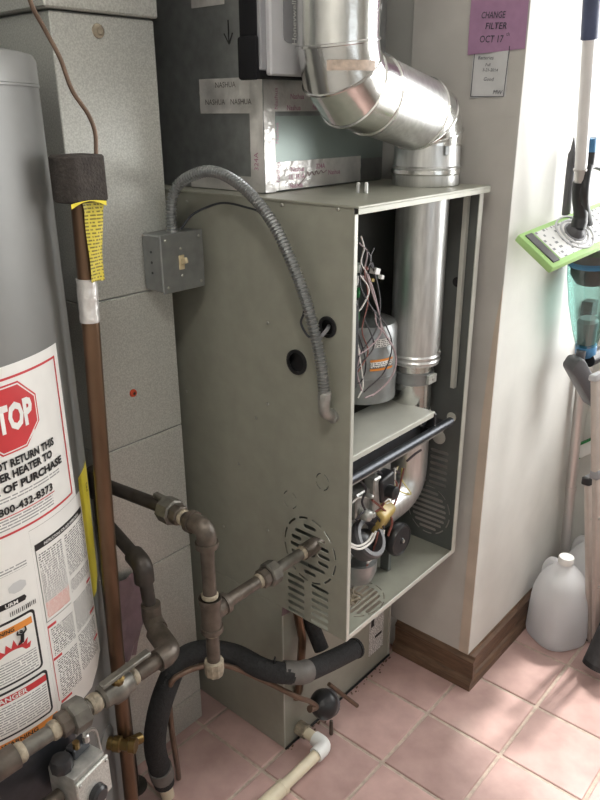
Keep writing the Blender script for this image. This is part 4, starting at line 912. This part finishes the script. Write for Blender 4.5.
# ------------------------------------------------------------------ spray mop hung on the wall
sm = thing('spray_mop', 'flat mop with lime edged white head and silver pole hung on wall', 'mop', (.70, -.1, 1.16))
P1 = Vector((.503, -.060, 1.211)); lx = Vector((.36, -.09, .065)); ly = Vector((0, -.086, -.062)); nn = lx.cross(ly).normalized()
if nn.z < 0: nn = -nn
def padq(u0_, u1_, v0, v1, t0, t1): 
    m = MB(); c = P1+lx*((u0_+u1_)/2)+ly*((v0+v1)/2)+nn*((t0+t1)/2); return m.obox(c, lx*((u1_-u0_)/2), ly*((v1-v0)/2), nn*((t1-t0)/2))
padq(0, 1, 0, 1, -.020, 0).build('mop_pad', M['green'], sm, bevel=.005, seg=2)
rows = []; uvs = []
for j in range(2): rows.append([P1+lx*(.10+.88*i/4)+ly*(.12+.76*j)+nn*.0012 for i in range(5)]); uvs.append([(.4*i/4, .10*j) for i in range(5)])
MB().grid(rows, uvs).build('head_board', M['mop_pad'], sm)
padq(.03, .085, .10, .90, -.001, .003).build('dark_strip', M['dkgrey'], sm, bevel=.001)
hc = P1+lx*.36+ly*.46
for r_ in (.024, .034, .046): MB().lathe([(r_-.002, 0), (r_-.002, .003), (r_+.002, .003), (r_+.002, 0)], hc, nn, 28, closed=True).build('moulded_ring', M['midgrey' if r_ < .03 else 'ltgrey'], sm)
MB().lathe([(.022, 0), (.020, .010), (.012, .018)], hc, nn, 20).build('swivel_base', M['dkgrey'], sm)
pb = hc+nn*.012; pn = at(579, 197, 'y', hc.y-.006); pt = at(591.5, 5, 'y', hc.y-.012)
MB().tube(fillet([pb, pb+Vector((.006, -.002, .025)), pn, pn+(pt-pn)*.09], .03, 6), [.017]*3+[.0155]*13, 14).build('swivel_neck', M['black'], sm)
pd = (pt-pn)
MB().tube([pn+pd*.08, pn+pd*.16], .0125, 16).build('ferrule', M['alu'], sm); MB().tube([pn+pd*.155, pn+pd*.165], .0150, 16).build('collar', M['alu'], sm)
MB().tube([pn+pd*.16, pn+pd*.84], .0130, 18).build('pole', M['pole_white'], sm); MB().tube([pn+pd*.84, pn+pd*1.9], .0165, 18).build('grip', M['navy'], sm)

# ------------------------------------------------------------------ stick vacuum hung below it
vc = thing('stick_vacuum', 'stick vacuum with clear teal dust cup and charcoal floor head on wall', 'vacuum', (.80, -.12, .72))
va = at(593, 262, 'y', -.118); vb_ = at(586, 345, 'y', -.118)
ax = (vb_-va).normalized(); Lc = (vb_-va).length
MB().lathe([(.058, 0), (.058, Lc*.15), (.050, Lc*.5), (.036, Lc*.82), (.026, Lc)], va, ax, 32).build('dust_cup', M['teal'], vc)
MB().lathe([(.050, -.004), (.052, .0), (.050, .03), (.038, .050), (.02, .055)], va, ax, 28).build('filter_cone', M['dkgrey'], vc)
MB().lathe([(.020, Lc*.66), (.026, Lc*.70), (.022, Lc*.97)], va, ax, 20).build('dust_mass', M['midgrey'], vc)
MB().lathe([(.046, -.04), (.060, -.03), (.060, -.004)], va, ax, 28).build('motor_housing', M['dkgrey'], vc)
MB().lathe([(.0585, -.012), (.0600, -.010), (.0600, .002), (.0585, .004)], va, ax, 28).build('blue_ring', M['blue'], vc)
MB().lathe([(.024, Lc-.006), (.027, Lc), (.026, Lc+.022), (.02, Lc+.03)], va, ax, 24).build('blue_neck', M['blue'], vc)
hb = va+ax*(Lc+.02)
MB().tube(fillet([hb+Vector((-.03, 0, .012)), hb+Vector((-.032, 0, -.02)), hb+Vector((0, 0, -.04)), hb+Vector((.04, 0, -.02))], .02, 5), .012, 12).build('swivel_yoke', M['dkgrey'], vc)
fh = [(-.070, .012), (-.055, .042), (-.03, .045), (.07, -.11), (.068, -.155), (.045, -.165), (.03, -.158), (-.07, -.002)]
vcx = at(578, 375, 'y', -.12)
MB().prism([(u*.74, v*.68) for u, v in fh], lambda u, v, t: vcx+Vector((.80, -.60, 0))*(u+.016)+Z*(v+.022)+Vector((.60, .80, 0))*t, -.030, .022).build('floor_head', M['dkgrey'], vc, bevel=.006, seg=2)
MB().tube([vcx+Vector((.03, -.01, .035)), vcx+Vector((.14, -.03, .045))], .019, 16).build('hose_joint', M['black'], vc)
MB().box(va.x+.16, va.x+.20, WY-.03, WY, vb_.z+.04, vb_.z+.08).build('wall_hook', M['dkgrey'], vc)
st = catmull([at(566, 215, 'y', -.075), at(570, 175, 'y', -.075), at(573, 150, 'y', -.075), at(574, 137, 'y', -.075)], 5)
MB().tube(st, [.010]*(len(st)-6)+[.006, .005, .004, .003, .002, .001], 12).build('rear_spine', M['dkgrey'], vc)
MB().tube(catmull([va-ax*.03, at(585, 205, 'y', -.15), at(586, 178, 'y', -.15), at(590, 165, 'y', -.15), at(600, 166, 'y', -.15), at(612, 174, 'y', -.15), at(618, 195, 'y', -.15), at(612, 222, 'y', -.13)], 8), .0100, 12).build('loop_handle', M['black'], vc)
MB().tube([at(589, 168, 'y', -.15), at(591, 152, 'y', -.15)], .010, 12).build('handle_post', M['black'], vc)
MB().tube([at(591, 153, 'y', -.15), at(592, 138, 'y', -.15)], .0100, 12).build('trigger', M['blue'], vc)

# ------------------------------------------------------------------ pole, folded stand, brush, roll, jugs
apb = Vector((1.035, -.082, 0)); apt = Vector((.985, -.066, .86))
ap = thing('aluminium_pole', 'plain aluminium pole standing on the floor and leaning in the wall corner', 'pole', tuple(apb))
MB().tube([apb, apt], .0145, 16).build('tube', M['alu'], ap); MB().tube([apb, apb.lerp(apt, .02)], .0165, 14).build('rubber_tip', M['black'], ap); MB().tube([apb.lerp(apt, .45), apb.lerp(apt, .47)], .0165, 14).build('collar', M['alu'], ap)
fs = thing('folded_stand', 'folded beige metal stand with riveted flat legs leaning beside the water jugs', 'folding stand', (.92, -.24, 0))
def leg(px0, py0, px1, py1, w_, m='beige', yoff=0, d0=-.235):
    b = at(px0, py0, 'z', .004); b = Vector((b.x, b.y, .004)); t = at(px1, py1, 'y', b.y+.03)
    ax_ = (t-b); s = Vector((.9, -.43, 0)); s = (s-ax_.normalized()*s.dot(ax_.normalized())).normalized(); q = ax_.cross(s).normalized()
    o = MB().obox(b+ax_*.5, s*w_, q*.008, ax_*.5).build('leg', M[m], fs, bevel=.003, seg=2)
    for t_ in (.08, .42, .80): MB().lathe([(.0042, 0), (.004, .0015), (.002, .003)], b+ax_*t_-q*.008*(1 if q.y > 0 else -1), -q if q.y > 0 else q, 10).build('rivet', M['screw'], o)
    return b, t, s
b1, t1, s1 = leg(590, 640, 589, 482, .010); b2, t2, s2 = leg(596, 652, 597, 478, .010); b3, t3, s3 = leg(606, 655, 607, 476, .010)
MB().obox(t1+Z*.006, s1*.014, Vector((0, .012, 0)), Z*.012).build('end_cap', M['black'], fs, bevel=.004); MB().obox(t2+Z*.012, s2*.014, Vector((0, .012, 0)), Z*.012).build('end_cap', M['midgrey'], fs, bevel=.004)
MB().obox(b1+Z*.016, s1*.012, Vector((0, .010, 0)), Z*.016).build('foot_cap', M['black'], fs, bevel=.003)
ub = t3; ut = at(597, 378, 'y', t3.y+.06)
MB().obox((t2+ut)*.5, s2*.012, Vector((0, .008, 0)), (ut-t2)*.5).build('upper_bar', M['beige'], fs, bevel=.003); MB().obox(ut+Z*.004, s2*.016, Vector((0, .010, 0)), Z*.008).build('end_cap', M['ltgrey'], fs, bevel=.003)
gb = at(587, 448, 'x', 1.08); bx_ = thing('scrub_pad', 'small white and green scrub pad hanging in the wall corner above the jugs', 'scrub pad', tuple(gb))
u_ = Vector((0, -.76, .65)); v_ = Vector((0, .65, .76))
MB().obox(gb-X*.004+u_*.012, u_*.045, v_*.018, X*.010).build('white_face', M['white'], bx_, bevel=.004, seg=2); MB().obox(gb-u_*.042-X*.004, u_*.010, v_*.020, X*.013).build('green_end', M['dkgreen'], bx_, bevel=.004, seg=2); MB().obox(gb+v_*.020+u_*.012-X*.004, u_*.045, v_*.003, X*.012).build('green_edge', M['dkgreen'], bx_, bevel=.001)
MB().tube(catmull([gb+u_*.055, gb+u_*.07+Z*.03, gb+u_*.075+Z*.08+X*.012], 5), .003, 6).build('hanging_loop', M['dkgreen'], bx_)
r0_ = Vector((.735, -.300, .036)); r1_ = Vector((.86, -.345, .33))
ro = thing('charcoal_roll', 'charcoal covered tube lying tilted on the floor against the folded stand', 'tube', tuple(r0_))
rd = (r1_-r0_).normalized()
MB().tube([r0_, r0_+rd*.004, r1_], [.030, .034, .036], 24).build('roll_cover', M['roll'], ro); MB().lathe([(.022, -.001), (.034, 0), (.0345, .012), (.034, .014)], r0_, rd, 24).build('end_ring', M['black'], ro)
def jug(loc, rot, label, fill):
    j = thing('water_jug', label, 'jug', loc, 'plastic gallon jugs by the wall corner')
    o = Vector(loc); cs, sn = math.cos(rot), math.sin(rot)
    prof = [(r*1.035, h*1.035) for r, h in [(.066, .0), (.074, .006), (.0765, .020), (.0765, .120), (.0745, .150), (.066, .182), (.052, .206), (.036, .224), (.022, .236), (.019, .240), (.019, .252)]]
    def sq(r, h, n=40):                          # rounded-square section
        row = []
        for k in range(n):
            a = 2*math.pi*k/n; e = 1+.11*(max(0, 1-h/.2))*(math.sin(2*a)**2); x, y = r*e*math.cos(a), r*e*math.sin(a)
            row.append(o+Vector((x*cs-y*sn, x*sn+y*cs, h)))
        return row
    m = MB(); rows = [sq(r, h) for r, h in prof]; b = 0
    m.v = [p for q in rows for p in q]; n = 40
    m.f = [(i*n+k, i*n+(k+1) % n, (i+1)*n+(k+1) % n, (i+1)*n+k) for i in range(len(rows)-1) for k in range(n)] + [tuple(range(n))[::-1]]
    m.build('jug_body', M['jug'], j, smooth=60)
    wrows = [sq(r-.003, max(h, .004)) for r, h in prof if h <= fill]; m = MB(); m.v = [p for q in wrows for p in q]
    m.f = [(i*n+k, i*n+(k+1) % n, (i+1)*n+(k+1) % n, (i+1)*n+k) for i in range(len(wrows)-1) for k in range(n)] + [tuple(range(n))[::-1], tuple((len(wrows)-1)*n+k for k in range(n))]
    m.build('water_fill', M['water'], j, smooth=60)
    MB().lathe([(.021, 0), (.0215, .002), (.0215, .018), (.0195, .021), (.012, .0215)], o+Z*.253, Z, 24).build('cap', M['white'], j)
    hd = Vector((cs, sn, 0))
    MB().tube(catmull([o+hd*.020+Z*.234, o+hd*.055+Z*.228, o+hd*.078+Z*.195, o+hd*.080+Z*.15, o+hd*.070+Z*.115], 6), .010, 10).build('handle', M['jug'], j)
    return j
jug((.838, -.149, .0005), math.radians(60), 'full translucent water jug standing in front of the other jug', .15)
jug((1.010, -.170, .0005), math.radians(60), 'translucent water jug in the wall corner behind the other jug', .15)
# debris along the foot of the coil cabinet
deb = MB()
for i in range(60):
    x_ = random.uniform(0.0, .44); y_ = CY-.006-abs(random.gauss(0, .008)); s_ = random.uniform(.0008, .0025); deb.obox((x_, y_, s_*.5), (s_, 0, 0), (0, s_*.8, 0), (0, 0, s_*.5))
db = deb.build('floor_debris', M['wood'], loc=(.2, CY-.01, 0)); tag(db, 'dark grit and crumbs along the foot of the coil cabinet', 'debris', kind='stuff')

# ------------------------------------------------------------------ unseen ceiling lamp, added to fill the room with light
LX, LY = -.85, -.62
clm = thing('added_ceiling_lamp', 'added round white glass ceiling lamp, unseen, that fills the room with light', 'ceiling lamp', (LX, LY, ZC))
MB().lathe([(.02, 0), (.15, 0), (.15, -.02), (.14, -.025)], (LX, LY, ZC), Z, 40).build('base_plate', M['white'], clm)
gm = bpy.data.materials.new('added lamp glass'); gm.use_nodes = True; gb_ = gm.node_tree.nodes['Principled BSDF']
gb_.inputs['Base Color'].default_value = (.9, .88, .84, 1); gb_.inputs['Emission Color'].default_value = (1, .97, .89, 1); gb_.inputs['Emission Strength'].default_value = LAMP
MB().lathe([(.14, -.022), (.138, -.045), (.11, -.075), (.06, -.092), (.005, -.097)], (LX, LY, ZC), Z, 40).build('glass_dome', gm, clm)
